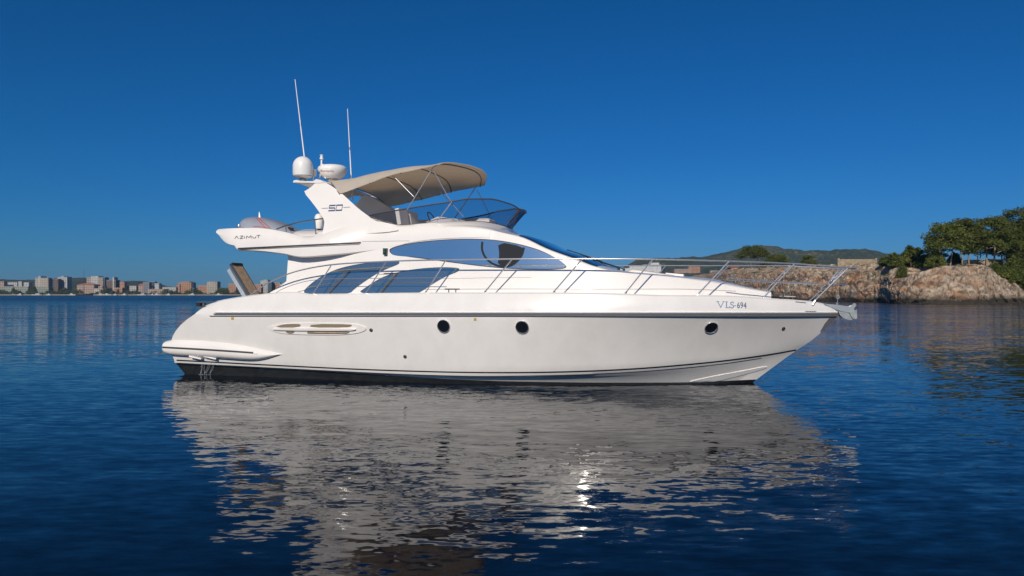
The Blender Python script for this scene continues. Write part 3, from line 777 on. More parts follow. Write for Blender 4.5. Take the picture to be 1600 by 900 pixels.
# small white box, mast with lamp
p = local_at(489.5, 270, .4); mb = MB(); mb.box(p, (.12, .12, .18)); mb.tube([p - Vector((0, 0, .22)), p], .02); mb.build('antenna_box', plastic, yacht)
p0 = local_at(499, 279, .3); p1 = local_at(502.2, 262, .3); p2 = local_at(502.5, 246, .3)
mb = MB(); mb.tube([p0, p1, p2], .022, 8); mb.tube([p0 + Vector((.18, 0, 0)), p1 + Vector((.03, 0, 0))], .015, 8); mast = mb.build('light_mast', plastic, yacht)
mb = MB(); mb.lathe(local_at(502.5, 249.5, .3), [(.03, 0), (.05, .01), (.05, .05), (.035, .06), (.03, .10), (.045, .105), (.045, .125), (0, .135)], 14); mb.build('mast_light', plastic, mast); mb = MB(); mb.lathe(local_at(503.5, 258, .3), [(.05, 0), (.05, .02), (.03, .03)], 12); mb.build('mast_ring', plastic, mast)
mb = MB(); mb.lathe(local_at(501.5, 268, .32), [(.04, -.05), (.06, -.02), (.06, .05), (.03, .08)], 12); mb.build('horn', steeld, mast)
# whip antennas
for (ua, va, ub, vb, b, nm) in ((461, 124, 476, 249, .55, 0), (543, 170, 549, 281, -.25, 1)):
    a, c = pix(ua, va, b), pix(ub, vb, b); base = c + (c - a).normalized() * .55
    mb = MB(); mb.tube([base, c, c.lerp(a, .5), a], [.022, .018, .013, .008], 8); w = mb.build('whip_antenna', plastic, yacht)
    mb = MB(); mb.tube([c.lerp(a, .42), c.lerp(a, .46)], .02, 8); mb.build('ferrule', steeld, w)
# lifebuoy case and rail at the back of the flybridge
mb = MB(); p = pix(498.5, 346.5, 1.1); secs_ = []
for j in range(20): pass
mb.lathe(p - Vector((0, 0, .16)), [(.06, -.02), (.10, .03), (.11, .15), (.11, .28), (.08, .34), (.03, .36)], 16)
mb.build('lifebuoy_case', plastic, yacht, angle=50)
mb = MB(); p = pix(489, 368, 1.0); mb.tube([p - Vector((.10, 0, .0)), p + Vector((.12, 0, .06)), p + Vector((.2, 0, .2))], .05, 8); mb.build('red_strap', red, yacht)
mb = MB()
ln = [pix(u, v, 1.5) for u, v in ((432,358),(446,352.5),(470,347),(490,343.4),(504,341.5))]; mb.tube(ln, .016, 8)
for u, v, v2 in ((446, 352.5, 366), (492, 343, 372)):
    mb.tube([pix(u, v, 1.5), pix(u + 2, v2, 1.5)], .012, 6)
mb.mirror(); mb.build('flybridge_rail', steeld, yacht)

# ------------------------------------------------------------------ bimini
ne = [(531,301.5),(540,299),(552,295),(580,284.5),(612,272.8),(645,265.5),(672,260),(686,256.5)]
NEc = Crv(ne); nb = 1.68; tb0, tb1 = pix(531, 301, 1.38).x, pix(687, 252, nb).x
NBI, NBJ = 40, 28; V = []
for i in range(NBI):
    x = i / (NBI - 1)
    for j in range(NBJ + 1):
        y = -1 + 2 * j / NBJ
        bb = (1.40 + (nb - 1.40) * min(1, x * 2)); t_e = tb0 + (tb1 - tb0) * x
        ze = zsolve(t_e, bb, NEc, 4.6)
        t = t_e + (1 - y*y) * .42 * x**2 - .62 * (1 - y**4) * (1 - x) ** 3
        dr = (1 - abs(y) ** 6) * (1 - x ** 3) + max(0, 1 - y*y) ** .5 * x ** 3; cr = float(np.interp(x, [0, .3, .6, .9, 1], [.42, .36, .28, .17, .15]))
        z = ze + cr * dr
        z += .020 * math.sin(x * math.pi * 3) ** 2 * (1 - y*y) * -1
        z += .012 * noise.noise(Vector((t * 2.2, y * 3, 1)))
        V.append(Vector((t, y * bb, z)))
def tz_top(k): return None
kk = len(V); F = grid_faces(NBI, NBJ + 1); V2 = [p - Vector((0, 0, .012)) for p in V]
FF = F + [tuple(i + kk for i in reversed(f)) for f in F]
can = link('bimini_canopy', V + V2, FF, canvas, yacht, True, 60)
for x in (.0, .335, .66, .97):
    seams = MB(); i = int(x * (NBI - 1)); seams.tube([V2[i * (NBJ + 1) + j] - Vector((0, 0, .012)) for j in range(NBJ + 1)], .013, 6)
    seams.build('canopy_hoop', steeld, can)
fr_ = MB()
A0, A1 = pix(677, 261, 1.56), pix(636, 328, 1.50)
fr_.tube([A0, A1], .014, 8); fr_.tube([pix(613, 273.5, 1.56), pix(646.5, 307.5, 1.53)], .012, 8)
fr_.tube([pix(678, 268, 1.56), pix(704, 314.5, 1.48)], .011, 8)
fr_.tube([pix(706, 315, 1.46), pix(683, 346, 1.44)], .013, 8); fr_.tube([pix(708, 320, 1.44), pix(724, 338, 1.3)], .010, 8)
fr_.mirror(); fr_.build('bimini_frame', steel, yacht)

# ------------------------------------------------------------------ guard rails
def rail_pt(u, v, inb=.07):
    b = 2.0
    for _ in range(12):
        p = pix(u, v, b); b = .5 * b + .5 * max(.0, bsheer(min(p.x, 15.0)) - inb)
    return pix(u, v, b)
def railline(pts, n=2): return [rail_pt(u, v) for u, v in smoothline(pts, n)]
top = railline([(388,463),(398,456),(412,446),(430,436),(455,426),(485,418.5),(520,413),(570,409.7),(640,407),(697,406),(800,404.6),(910,404.2),(1000,404.6),(1090,406.6),(1160,408.5),(1241,412)])
# bow section drawn in real offsets, converging on the pulpit
bowt = [pix(1270, 414.2, .62), pix(1300, 416.6, .40), pix(1325, 418.6, .26)]
tipx = bowt[-1].x + .14; ztip = bowt[-1].z
toprail = top + bowt + [Vector((tipx, -.15, ztip - .005)), Vector((tipx + .06, 0, ztip - .01))]
mid = [rail_pt(u, v) for u, v in ((1136,434.2),(1165,436.6),(1205,439.3))] + [pix(1250, 441.6, .60), pix(1285, 443.6, .40), pix(1310, 444.6, .27)]
mid += [Vector((mid[-1].x + .14, -.14, mid[-1].z)), Vector((mid[-1].x + .2, 0, mid[-1].z))]
low = railline([(425,461),(440,452),(460,444),(490,436.6),(540,435.3),(620,434.6),(690,434.2)])
RR = .0145
def fullr(p): return p + [Vector((q.x, -q.y, q.z)) for q in reversed(p[:-1])]
mb = MB(); mb.tube(fullr(toprail), .0165, 8); gr = mb.build('guard_rail', steel, yacht, angle=60)
mb = MB(); mb.tube(fullr(mid), .012, 8); mb.build('middle_rail', steel, gr)
mb = MB(); mb.tube(low, .008, 6); mb.mirror(); mb.build('lower_rail', steel, gr)
st = [((488,461),(518,414)), ((570,460.5),(603,409)), ((664,459),(697,406)), ((756,458.2),(800,405)), ((863.5,458),(910,404.5)), ((975.5,460),(1020,405)), ((1087,463.5),(1139,408.5)), ((1190,468.5),(1241,412.5)), ((1270,473),(1325,419))]
for (a, c) in st:
    if a[0] < 1250: P0, P1 = rail_pt(*a), rail_pt(*c)
    else: P0, P1 = pix(a[0], a[1], .46), pix(c[0], c[1], .26)
    for sgn in (1, -1):
        mb = MB(); q0, q1 = Vector((P0.x, P0.y * sgn, P0.z)), Vector((P1.x, P1.y * sgn, P1.z)); mb.tube([q0 - Vector((0, 0, .06)), q0, q1], .0145, 8)
        mb.tube([q0 - Vector((.01, 0, .05)), q0.lerp(q1, .07)], .026, 8)
        mb.build('stanchion', steel, gr)
for sgn in (1, -1):
    mb = MB(); a, c = pix(1298.5, 444.5, .33), pix(1318, 420, .33); mb.tube([Vector((a.x, a.y * sgn, a.z)), Vector((c.x, c.y * sgn, c.z))], .014, 8); mb.build('stanchion', steel, gr)

# anchor, roller and shackle at the bow
mb = MB()
for y in (-.07, .07):
    ps = [pix(u, v, 0) for u, v in ((1288,474.5),(1310,476.5),(1334,480),(1333,488),(1326,488.5),(1308,484.5),(1300,481))]
    v1 = [Vector((p.x, y - .008, p.z)) for p in ps]; v2 = [Vector((p.x, y + .008, p.z)) for p in ps]; n = len(ps)
    mb.add(v1 + v2, [tuple(range(n)), tuple(range(2*n-1, n-1, -1))] + [(i, (i+1) % n, n + (i+1) % n, n + i) for i in range(n)])
p = pix(1328, 484.5, 0); mb.tube([p + Vector((0, -.07, 0)), p + Vector((0, .07, 0))], .05, 14)
roller = mb.build('bow_roller', mat('dull_steel', (.33, .35, .35), .35, metal=.7), yacht)
mb = MB()
sh1 = [pix(u, v, 0) for u, v in ((1305,479),(1322,481),(1332,477.5))]
mb.tube(sh1, .025, 8)
def plate_px(mb, pts, y0, y1):
    ps = [pix(u, v, 0) for u, v in pts]; n = len(ps); v1 = [Vector((p.x, y0, p.z)) for p in ps]; v2 = [Vector((p.x, y1, p.z)) for p in ps]
    mb.add(v1 + v2, [tuple(range(n)), tuple(range(2*n-1, n-1, -1))] + [(i, (i+1) % n, n + (i+1) % n, n + i) for i in range(n)])
plate_px(mb, ((1328,483),(1330,477),(1334,473.6),(1337,474.5),(1337.5,477.5),(1334,481.5),(1331,484)), -.035, .035)
plate_px(mb, ((1326,488),(1332,486),(1337,483),(1337.5,497),(1335,498.5),(1331,497.5),(1328,494)), -.15, -.12)
plate_px(mb, ((1326,488),(1332,486),(1337,483),(1337.5,497),(1335,498.5),(1331,497.5),(1328,494)), .12, .15)
plate_px(mb, ((1309,486),(1322,488),(1330,492),(1335,498.5),(1326,500),(1316,497),(1311,492)), -.12, .12)
anchor = mb.build('anchor', mat('galvanised', (0.24, 0.26, 0.26), 0.45, metal=.6, var=.2, vscale=9), yacht, angle=30)
mb = MB()
c0 = pix(1309.5, 464.3, 0); mb.tube([c0 + Vector((.03*math.cos(a), 0, .03*math.sin(a))) for a in [2*math.pi*i/14 for i in range(15)]], .009, 6)
for v in (468.5, 471.5):
    c0 = pix(1308.5, v, 0); mb.tube([c0 + Vector((0, .014*math.cos(a), .024*math.sin(a))) for a in [2*math.pi*i/10 for i in range(11)]], .008, 6)
mb.tube([pix(1308, 473, 0), pix(1307.5, 478, 0)], .018, 8); mb.build('chain_shackle', steel, anchor)

# registration lettering
marks('registration_letters', strokes([
  [(1121,471),(1126,480.3),(1130.5,471.2)], (.8, [(1119.6,471),(1123.4,471.1)]), (.8, [(1128.7,471.1),(1132,471.2)]),
  (1.5, [(1135,471.6),(1135,480.6)]), (.8, [(1133.4,471.5),(1137,471.6)]), (.9, [(1133.4,480.7),(1139.6,480.8),(1139.9,478.2)]),
  (1.2, [(1146,473.6),(1145.3,472.2),(1143.2,471.9),(1141.4,473.2),(1141.8,475.3),(1145,477),(1146.2,478.8),(1145,480.9),(1142.6,481.2),(1141,479.6)]),
  (1.1, [(1147.4,477.6),(1149.4,477.7)])], 1.1), HB, .006, lightink, hull)
text_px('registration_number', '694', 1151.2, 481.2, 13.4, .035, HB, .006, navyink, hull, sx=.76, bold=.006)

# gangway raised at the stern
g0, g1 = pix(391, 463, 1.15), pix(362, 414.5, 1.15)
d = (g1 - g0); Lg = d.length; d.normalize(); nrm = Vector((d.z, 0, -d.x)).normalized()
W = .42; Rm = Matrix((d, Vector((0, 1, 0)), nrm)).transposed()
mb = MB(); mb.box(g0.lerp(g1, .5) + Vector((0, W/2, 0)), (Lg, W - .05, .05), Rm); gw = mb.build('gangway', teak, yacht, smooth=False)
mb = MB()
for y in (0, W): mb.box(g0.lerp(g1, .5) + Vector((0, y, 0)) - nrm*.01, (Lg + .02, .02, .07), Rm)
mb.build('gangway_frame', darkgrey, gw, smooth=False)
mb = MB(); off = -nrm * .13 - d * .04; mb.box(g0.lerp(g1, .49) + off + Vector((0, .0, 0)), (Lg * 1.02, .06, .10), Rm); mb.build('gangway_beam', mat('pale_alloy', (.42, .46, .50), .4, metal=.3), gw, smooth=False)
mb = MB(); mb.box(g1 + Vector((0, W/2, 0)) + d * .02, (.06, W, .10), Rm); mb.build('gangway_end_cap', blk, gw, smooth=False)

# ------------------------------------------------------------------ covered dinghy on the flybridge (a thing of its own)
ding = bpy.data.objects.new('dinghy', None); COL.objects.link(ding)
dtop = Crv([(370,355),(373,347.5),(379,342.2),(388,339.2),(397,339),(410,341.2),(425,345.5),(440,352),(455,359.8),(468,366)])
d0, d1 = pix(369.5, 356, .35).x, pix(468, 367, .35).x; base = YM @ Vector(((d0 + d1) / 2, 0, 3.45)); ding.location = base
ding.rotation_euler = (0, 0, -YAW)
tag(ding, 'grey covered dinghy with red trim lines stowed on the flybridge of the white yacht', 'dinghy')
DL = Vector(((d0 + d1) / 2, 0, 3.45)); secs = []
for i in range(30):
    x = i / 29; t = d0 + (d1 - d0) * x; zt = zsolve(t, .35, dtop, 4.0); w = .62 * min(1, (x / .12) ** .5 if x > 0 else .02) * (1 - .5 * x * x); z0 = 3.40
    s = [(t - DL.x, 0, z0 - DL.z)]
    for j in range(10):
        a = math.pi/2 * j / 9; s.append((t - DL.x, max(0.01, w) * math.cos(a) ** .6 if j < 9 else 0, max(z0, z0 + (zt + .02 - z0) * (.25 + .75 * math.sin(a) ** .8)) - DL.z))
    secs.append(s)
loft('cover', secs, greycover, ding, angle=60)
DBv = BVHTree.FromPolygons([Vector((p.co.x + DL.x, p.co.y, p.co.z + DL.z)) for p in bpy.data.objects['cover'].data.vertices], [tuple(p.vertices) for p in bpy.data.objects['cover'].data.polygons])
def ding_line(pts, r, name, m):
    mb = MB(); mb.tube([p - DL for p in line_on(DBv, pts, .004)], r, 6); mb.build(name, m, ding)
ding_line([(399.5,340),(406,347),(415,356)], .010, 'red_stripe', red); ding_line([(404,341),(411,347),(423,357)], .010, 'red_stripe', red); ding_line([(396,354),(410,354.5),(420,356.5)], .008, 'red_stripe', red)
mb = MB(); a, c = pix(406, 340.5, .2) - DL, pix(405, 331, .2) - DL; mb.tube([a, a.lerp(c, .5), c], [.035, .022, .006], 8); mb.build('pennant_staff', plastic, ding)
mb = MB(); a = pix(373.5, 353.5, .75) - DL; mb.lathe(a, [(.03, -.04), (.045, 0), (.03, .05)], 10); mb.build('bow_eye', steel, ding)
mb = MB(); a = pix(454.5, 357, .3) - DL; mb.box(a, (.14, .05, .05), Matrix.Rotation(rad(15), 3, 'Y')); mb.tube([a, a - Vector((0, 0, .12))], .02, 6); mb.build('oar_lock', blk, ding)

# cooling water falling from under the platform
stm = MB()
for u, w in ((318, 3), (329, 2), (334, 2)):
    for k in range(w):
        a = pix(u + random.uniform(-3, 3), 565, 1.98); lean = random.uniform(-.03, .01) - (.05 if u > 325 else 0)
        z1 = 0.005; pts = [Vector((a.x + lean * (q/5)**1.5 * 2, a.y + random.uniform(-.02, .02) * q / 5, a.z + (z1 - a.z) * (q / 5))) for q in range(6)]
        stm.tube(pts, [.002, .0025, .003, .003, .004, .006], 5)
for k in range(35):
    a = pix(random.uniform(313, 333), 581, 1.98); stm.lathe((a.x, a.y + random.uniform(-.1, .1), .004), [(.0, 0), (random.uniform(.012, .03), .004), (.0, .012)], 6)
foam = mat('falling_water', (0.75, 0.80, 0.84), 0.15)
foam.node_tree.nodes['Principled BSDF'].inputs['Alpha'].default_value = .30
so = stm.build('water_discharge', foam, None); so.matrix_world = YM
tag(so, 'thin streams of water falling from under the swim platform and splashing', kind='stuff')


# ================================================================== THE COAST
def nz(p, sc, oct=4): return noise.fractal(Vector(p) * sc, 1.0, 2.0, oct)

# far land: one terrain strip from the far shore up to the ridge
ridge = Crv([(-400,440),(-50,438),(0,436.5),(25,437.5),(60,437),(85,435),(110,434.5),(135,434),(165,437.5),(190,439.5),(210,439),(240,441),(262,447),(330,450),(400,450),(460,450),(700,449),(900,441),(960,425),(1000,404.5),(1020,402.5),(1060,402.5),(1100,401),(1135,393),(1165,386.5),(1190,384),(1212,385.5),(1235,390),(1262,392),(1300,391.3),(1350,390.2),(1366,391),(1385,397),(1420,402),(1500,406),(1700,400),(1900,395)])
Y0, YR = 1215.0, 1850.0
def land_z(u, Y):
    zr = hz(ridge(u), YR); k = (Y - Y0) / (YR - Y0)
    if k < 0: return -1.5
    if k <= 1: e = min(1, k * 1.02); b = zr * (.03 + .97 * e ** (1.9)) if zr > 18 else zr * (.08 + .92 * e ** 1.2)
    else: b = zr * max(-.2, 1 - (k - 1) ** 1.3)
    return b
def land_pt(u, Y):
    X = gx(u, Y); k = max(0, min(1, (Y - Y0) / (YR - Y0)))
    z = land_z(u, Y); r = (0.0 if u < 950 else 1.0)
    z += (nz((X, Y, 0), .011, 4) * 7 * k * (1 - .75 * max(0, 1 - abs(Y - YR) / 60))) * (.15 + .85 * r) if 0 < k else 0
    if k > .2: z += nz((X, Y * .6, 5), .06, 3) * 2.6 * (.4 + .6 * r)
    return Vector((X, Y, z))
us = list(np.arange(-420, 960, 5.0)) + list(np.arange(960, 1420, 1.6)) + list(np.arange(1420, 1905, 6)); Yl = [Y0 - 6, Y0, Y0 + 4] + list(np.arange(Y0 + 20, YR + 1, 21)) + [YR, YR + 60, YR + 150, YR + 300, YR + 500]
Yl = sorted(set(Yl)); V = [land_pt(u, Y) if Y >= Y0 else Vector((gx(u, Y), Y, -1)) for Y in Yl for u in us]
hillm = bpy.data.materials.new('wooded_hill'); hillm.use_nodes = True; nt = hillm.node_tree; b = nt.nodes['Principled BSDF']; b.inputs['Roughness'].default_value = .95; b.inputs['Specular IOR Level'].default_value = .1
tc = nt.nodes.new('ShaderNodeTexCoord'); n1 = wnode(nt, 'ShaderNodeTexNoise', Scale=.10, Detail=6.0, Roughness=.75); n2 = wnode(nt, 'ShaderNodeTexNoise', Scale=.012, Detail=3.0)
nt.links.new(tc.outputs['Object'], n1.inputs['Vector']); nt.links.new(tc.outputs['Object'], n2.inputs['Vector'])
r1 = nt.nodes.new('ShaderNodeValToRGB'); r1.color_ramp.elements[0].position = .42; r1.color_ramp.elements[1].position = .66
r1.color_ramp.elements[0].color = (.035, .052, .026, 1); r1.color_ramp.elements[1].color = (.20, .165, .12, 1)
e = r1.color_ramp.elements.new(.55); e.color = (.075, .085, .045, 1)
mxn = nt.nodes.new('ShaderNodeMath'); mxn.operation = 'MULTIPLY_ADD'; mxn.inputs[1].default_value = .35; nt.links.new(n2.outputs['Fac'], mxn.inputs[0])
sb = nt.nodes.new('ShaderNodeMath'); sb.operation = 'SUBTRACT'; sb.inputs[1].default_value = .175; nt.links.new(n1.outputs['Fac'], sb.inputs[0]); nt.links.new(sb.outputs[0], mxn.inputs[2])
nt.links.new(mxn.outputs[0], r1.inputs[0]); nt.links.new(r1.outputs[0], b.inputs['Base Color'])
bp = wnode(nt, 'ShaderNodeBump', Strength=1.0, Distance=6.0); nt.links.new(n1.outputs['Fac'], bp.inputs['Height']); nt.links.new(bp.outputs[0], b.inputs['Normal'])
hills = link('hills', V, grid_faces(len(Yl), len(us)), hillm, angle=80); tag(hills, 'wooded coastal hills behind the town and the headland', kind='structure')
HLB = BVHTree.FromPolygons(V, grid_faces(len(Yl), len(us)))
def ground_at(X, Y, bv):
    l, n, i, d = bv.ray_cast(Vector((X, Y, 500)), Vector((0, 0, -1))); return l.z if l is not None else 0.0
# beach strip
sand = mat('sand', (.42, .36, .27), .95, var=.15, vscale=.1)
us2 = np.arange(-420, 900, 6.0); V = []
for Y, z in ((Y0 - 30, -.4), (Y0 - 14, .4), (Y0 - 4, 1.3), (Y0 + 12, 1.5)):
    for u in us2: V.append(Vector((gx(u, Y + 4 * math.sin(u * .05)), Y + 4 * math.sin(u * .05), z)))
bch = link('beach', V, grid_faces(4, len(us2)), sand); tag(bch, 'pale sandy beach along the far shore', kind='structure')

# ------------------------------------------------------------------ rocky headland
rock = bpy.data.materials.new('limestone'); rock.use_nodes = True; nt = rock.node_tree; b = nt.nodes['Principled BSDF']; b.inputs['Roughness'].default_value = .92; b.inputs['Specular IOR Level'].default_value = .15
geo2 = nt.nodes.new('ShaderNodeNewGeometry'); N = nt.nodes; Lk = nt.links
nA = wnode(nt, 'ShaderNodeTexNoise', Scale=.9, Detail=8.0, Roughness=.7); nB = wnode(nt, 'ShaderNodeTexNoise', Scale=.09, Detail=4.0, Roughness=.6); nC = wnode(nt, 'ShaderNodeTexNoise', Scale=.16, Detail=5.0, Roughness=.65)
mpC = N.new('ShaderNodeMapping'); mpC.inputs['Location'].default_value = (31, 7, 3); mpC.inputs['Scale'].default_value = (1, 1, 2.2); Lk.new(geo2.outputs['Position'], mpC.inputs['Vector'])
for n_ in (nA, nB): Lk.new(geo2.outputs['Position'], n_.inputs['Vector'])
Lk.new(mpC.outputs[0], nC.inputs['Vector'])
ra = N.new('ShaderNodeValToRGB'); ra.color_ramp.elements[0].position = .36; ra.color_ramp.elements[1].position = .62
ra.color_ramp.elements[0].color = (.19, .15, .115, 1); ra.color_ramp.elements[1].color = (.56, .45, .335, 1); Lk.new(nA.outputs['Fac'], ra.inputs[0])
rb = N.new('ShaderNodeValToRGB'); rb.color_ramp.elements[0].position = .46; rb.color_ramp.elements[1].position = .64; rb.color_ramp.elements[0].color = (0, 0, 0, 1); rb.color_ramp.elements[1].color = (1, 1, 1, 1); Lk.new(nC.outputs['Fac'], rb.inputs[0])
# reddish earth bands belong to the left part of the headland
sx_ = N.new('ShaderNodeSeparateXYZ'); Lk.new(geo2.outputs['Position'], sx_.inputs[0])
lf = N.new('ShaderNodeMapRange'); lf.inputs['From Min'].default_value = 104; lf.inputs['From Max'].default_value = 92; Lk.new(sx_.outputs['X'], lf.inputs['Value'])
mulr = N.new('ShaderNodeMath'); mulr.operation = 'MULTIPLY'; Lk.new(rb.outputs[0], mulr.inputs[0]); Lk.new(lf.outputs[0], mulr.inputs[1])
m1 = N.new('ShaderNodeMix'); m1.data_type = 'RGBA'; Lk.new(mulr.outputs[0], m1.inputs[0]); Lk.new(ra.outputs[0], m1.inputs[6]); m1.inputs[7].default_value = (.40, .215, .12, 1)
# dark wet band at the waterline with a ragged top
wl = N.new('ShaderNodeMath'); wl.operation = 'MULTIPLY_ADD'; wl.inputs[1].default_value = -2.6; Lk.new(nB.outputs['Fac'], wl.inputs[0]); Lk.new(sx_.outputs['Z'], wl.inputs[2])
wr = N.new('ShaderNodeMapRange'); wr.inputs['From Min'].default_value = -.55; wr.inputs['From Max'].default_value = .55; Lk.new(wl.outputs[0], wr.inputs['Value'])
m2 = N.new('ShaderNodeMix'); m2.data_type = 'RGBA'; Lk.new(wr.outputs[0], m2.inputs[0]); m2.inputs[6].default_value = (.05, .043, .033, 1); Lk.new(m1.outputs[2], m2.inputs[7])
# scrub on the flatter ground
sn = N.new('ShaderNodeSeparateXYZ'); Lk.new(geo2.outputs['Normal'], sn.inputs[0])
sc_ = N.new('ShaderNodeMath'); sc_.operation = 'MULTIPLY_ADD'; sc_.inputs[1].default_value = 1.1; Lk.new(nB.outputs['Fac'], sc_.inputs[0]); Lk.new(sn.outputs['Z'], sc_.inputs[2])
sr = N.new('ShaderNodeMapRange'); sr.inputs['From Min'].default_value = 1.42; sr.inputs['From Max'].default_value = 1.55; Lk.new(sc_.outputs[0], sr.inputs['Value'])
hiz = N.new('ShaderNodeMapRange'); hiz.inputs['From Min'].default_value = 4.5; hiz.inputs['From Max'].default_value = 6.5; Lk.new(sx_.outputs['Z'], hiz.inputs['Value'])
sm = N.new('ShaderNodeMath'); sm.operation = 'MULTIPLY'; Lk.new(sr.outputs[0], sm.inputs[0]); Lk.new(hiz.outputs[0], sm.inputs[1])
m3 = N.new('ShaderNodeMix'); m3.data_type = 'RGBA'; Lk.new(sm.outputs[0], m3.inputs[0]); Lk.new(m2.outputs[2], m3.inputs[6]); m3.inputs[7].default_value = (.07, .08, .03, 1)
Lk.new(m3.outputs[2], b.inputs['Base Color'])
bp = wnode(nt, 'ShaderNodeBump', Strength=1.0, Distance=.5); Lk.new(nA.outputs['Fac'], bp.inputs['Height']); Lk.new(bp.outputs[0], b.inputs['Normal'])

shore = Crv([(900,640),(1000,520),(1040,440),(1100,340),(1150,275),(1200,240),(1250,215),(1300,200),(1340,186),(1370,178),(1395,158),(1420,149),(1450,145),(1500,145),(1560,150),(1620,156),(1700,152),(1800,140),(2000,120)])
v1c = Crv([(900,445),(1000,440),(1060,436),(1100,432),(1130,428),(1170,427),(1250,424),(1330,424),(1370,428),(1400,434),(1425,429),(1445,423),(1462,417.5),(1478,415),(1533,414.5),(1548,421),(1565,434),(1600,444),(1640,449),(1700,452),(1800,450),(2000,440)])
v2c = Crv([(900,441),(1000,437.5),(1040,436),(1060,434.5),(1100,429),(1130,422),(1160,419.5),(1240,418),(1300,414),(1330,413.5),(1372,413),(1395,417),(1440,418.5),(1473,415),(1533,413),(1560,412.5),(1600,411),(1700,408),(2000,400)])
qs = []
for i in range(46): qs.append(('c', i / 45))
for i in range(1, 13): qs.append(('l', i / 12))
for i in range(1, 23): qs.append(('s', i / 22))
for d_ in (3, 8, 15, 25, 40, 60, 85, 110): qs.append(('p', d_))
def head_pt(u, q):
    Ys = shore(u); w = (.045 + .045 * max(0, min(1, (u - 1360) / 90))) * Ys; kind, x = q
    H1 = hz(v1c(u), Ys + w); H2 = max(hz(v2c(u), Ys + w * 3), H1 * .9)
    if kind == 'c':
        g_ = max(0, min(1, (u - 1360) / 70)); d = w * (-.18 + 1.18 * x ** (1.35 - .35 * g_)); z = -1.2 + (H1 + 1.2) * min(1, x * 1.03) ** (.62 + .20 * g_)
    elif kind == 'l': d = w * (1 + .9 * x); z = H1 + (H2 - H1) * .06 * x
    elif kind == 's': d = w * (1.9 + 1.1 * x); z = H1 + (H2 - H1) * (.06 + .94 * (x*x*(3-2*x)))
    else: d = w * 3 + x; z = H2 - .012 * x * (1 if u > 1350 else 1.5)
    Y = Ys + d; p = Vector((gx(u, Y), Y, z))
    amp = {'c': min(1, .35 + x * 3) * (1 if x < .9 else .6), 'l': .45, 's': .5, 'p': .12}[kind]
    a = min(1.0, (Ys / 150)) if kind != 'p' else 1
    e1 = noise.ridged_multi_fractal(Vector((p.x * .085, p.y * .085, p.z * .26)), .85, 2.1, 5, 1.0, 2.0) - 1.1
    e2 = noise.fractal(Vector((p.x * .40 + 9, p.y * .40, p.z * 1.1)), .75, 2.2, 5)
    e3 = noise.noise(Vector((p.x * .05, 3.3, p.z * .22)))
    vc_ = noise.voronoi(Vector((p.x * .22, p.y * .22, p.z * .42)))[0]; crack = -min(0, (vc_[1] - vc_[0]) - .16) / .16
    out = (e1 * 1.0 + e2 * .8 + e3 * 1.6 - crack * .9) * amp * a
    ledge = 0.40 * math.sin(z * 2.6 + 3.5 * noise.noise(Vector((p.x * .08, p.y * .06, 4)))) * (amp if kind == 'c' else 0)
    # hollow undercut near the waterline
    uc = .9 * math.exp(-((z - .5) / .5) ** 2) * (0.5 + noise.noise(Vector((p.x * .16, 1.7, 0)))) if kind == 'c' else 0
    r = Vector((gx(u, 1), 1, 0)).normalized()
    return p - r * (out * 1.1 + ledge - uc) + Vector((0, 0, (out * .55 if kind != 'p' else out * .8) * min(1, max(0, z + .3) / 1.5)))
us = list(np.arange(960, 1130, 2.0)) + list(np.arange(1130, 1640, .9)) + list(np.arange(1640, 2001, 6.0))
V = [head_pt(u, q) for q in qs for u in us]; Fh = grid_faces(len(qs), len(us))
scrubm = mat('scrub_ground', (.045, .050, .022), .95, var=.5, vscale=.4, bump=1.0, bscale=1.5, bdist=.4)
qi = [0 if (qs[i][0] in 'cl') else 1 for i in range(len(qs) - 1)]
mi_ = [1 if (qi[i] and (us[j] > 1545 or qs[i][0] == 'p')) else 0 for i in range(len(qs) - 1) for j in range(len(us) - 1)]
head = link('rocky_headland', V, Fh, [rock, scrubm], angle=50, mi=mi_); tag(head, 'rocky limestone headland with ochre earth and a dark wet foot', kind='structure')
HDB = BVHTree.FromPolygons(V, Fh)
# the headland has a back side
# ------------------------------------------------------------------ foliage
leafm = bpy.data.materials.new('pine_needles'); leafm.use_nodes = True; nt = leafm.node_tree; b = nt.nodes['Principled BSDF']; b.inputs['Roughness'].default_value = .7; b.inputs['Specular IOR Level'].default_value = .25
tc = nt.nodes.new('ShaderNodeTexCoord'); oi = nt.nodes.new('ShaderNodeObjectInfo'); n1 = wnode(nt, 'ShaderNodeTexNoise', Scale=.55, Detail=4.0, Roughness=.7); nt.links.new(tc.outputs['Object'], n1.inputs['Vector'])
r1 = nt.nodes.new('ShaderNodeValToRGB'); r1.color_ramp.elements[0].position = .33; r1.color_ramp.elements[1].position = .68
r1.color_ramp.elements[0].color = (.036, .062, .012, 1); r1.color_ramp.elements[1].color = (.155, .165, .030, 1); nt.links.new(n1.outputs['Fac'], r1.inputs[0])
hs = nt.nodes.new('ShaderNodeHueSaturation'); mr = wnode(nt, 'ShaderNodeMapRange'); mr.inputs['To Min'].default_value = .75; mr.inputs['To Max'].default_value = 1.2
nt.links.new(oi.outputs['Random'], mr.inputs['Value']); nt.links.new(mr.outputs[0], hs.inputs['Value']); nt.links.new(r1.outputs[0], hs.inputs['Color']); nt.links.new(hs.outputs[0], b.inputs['Base Color'])
out = nt.nodes['Material Output']; tr = nt.nodes.new('ShaderNodeBsdfTranslucent'); tr.inputs[0].default_value = (.10, .13, .02, 1); mx = nt.nodes.new('ShaderNodeMixShader'); mx.inputs[0].default_value = .2
nt.links.new(b.outputs[0], mx.inputs[1]); nt.links.new(tr.outputs[0], mx.inputs[2]); nt.links.new(mx.outputs[0], out.inputs[0])
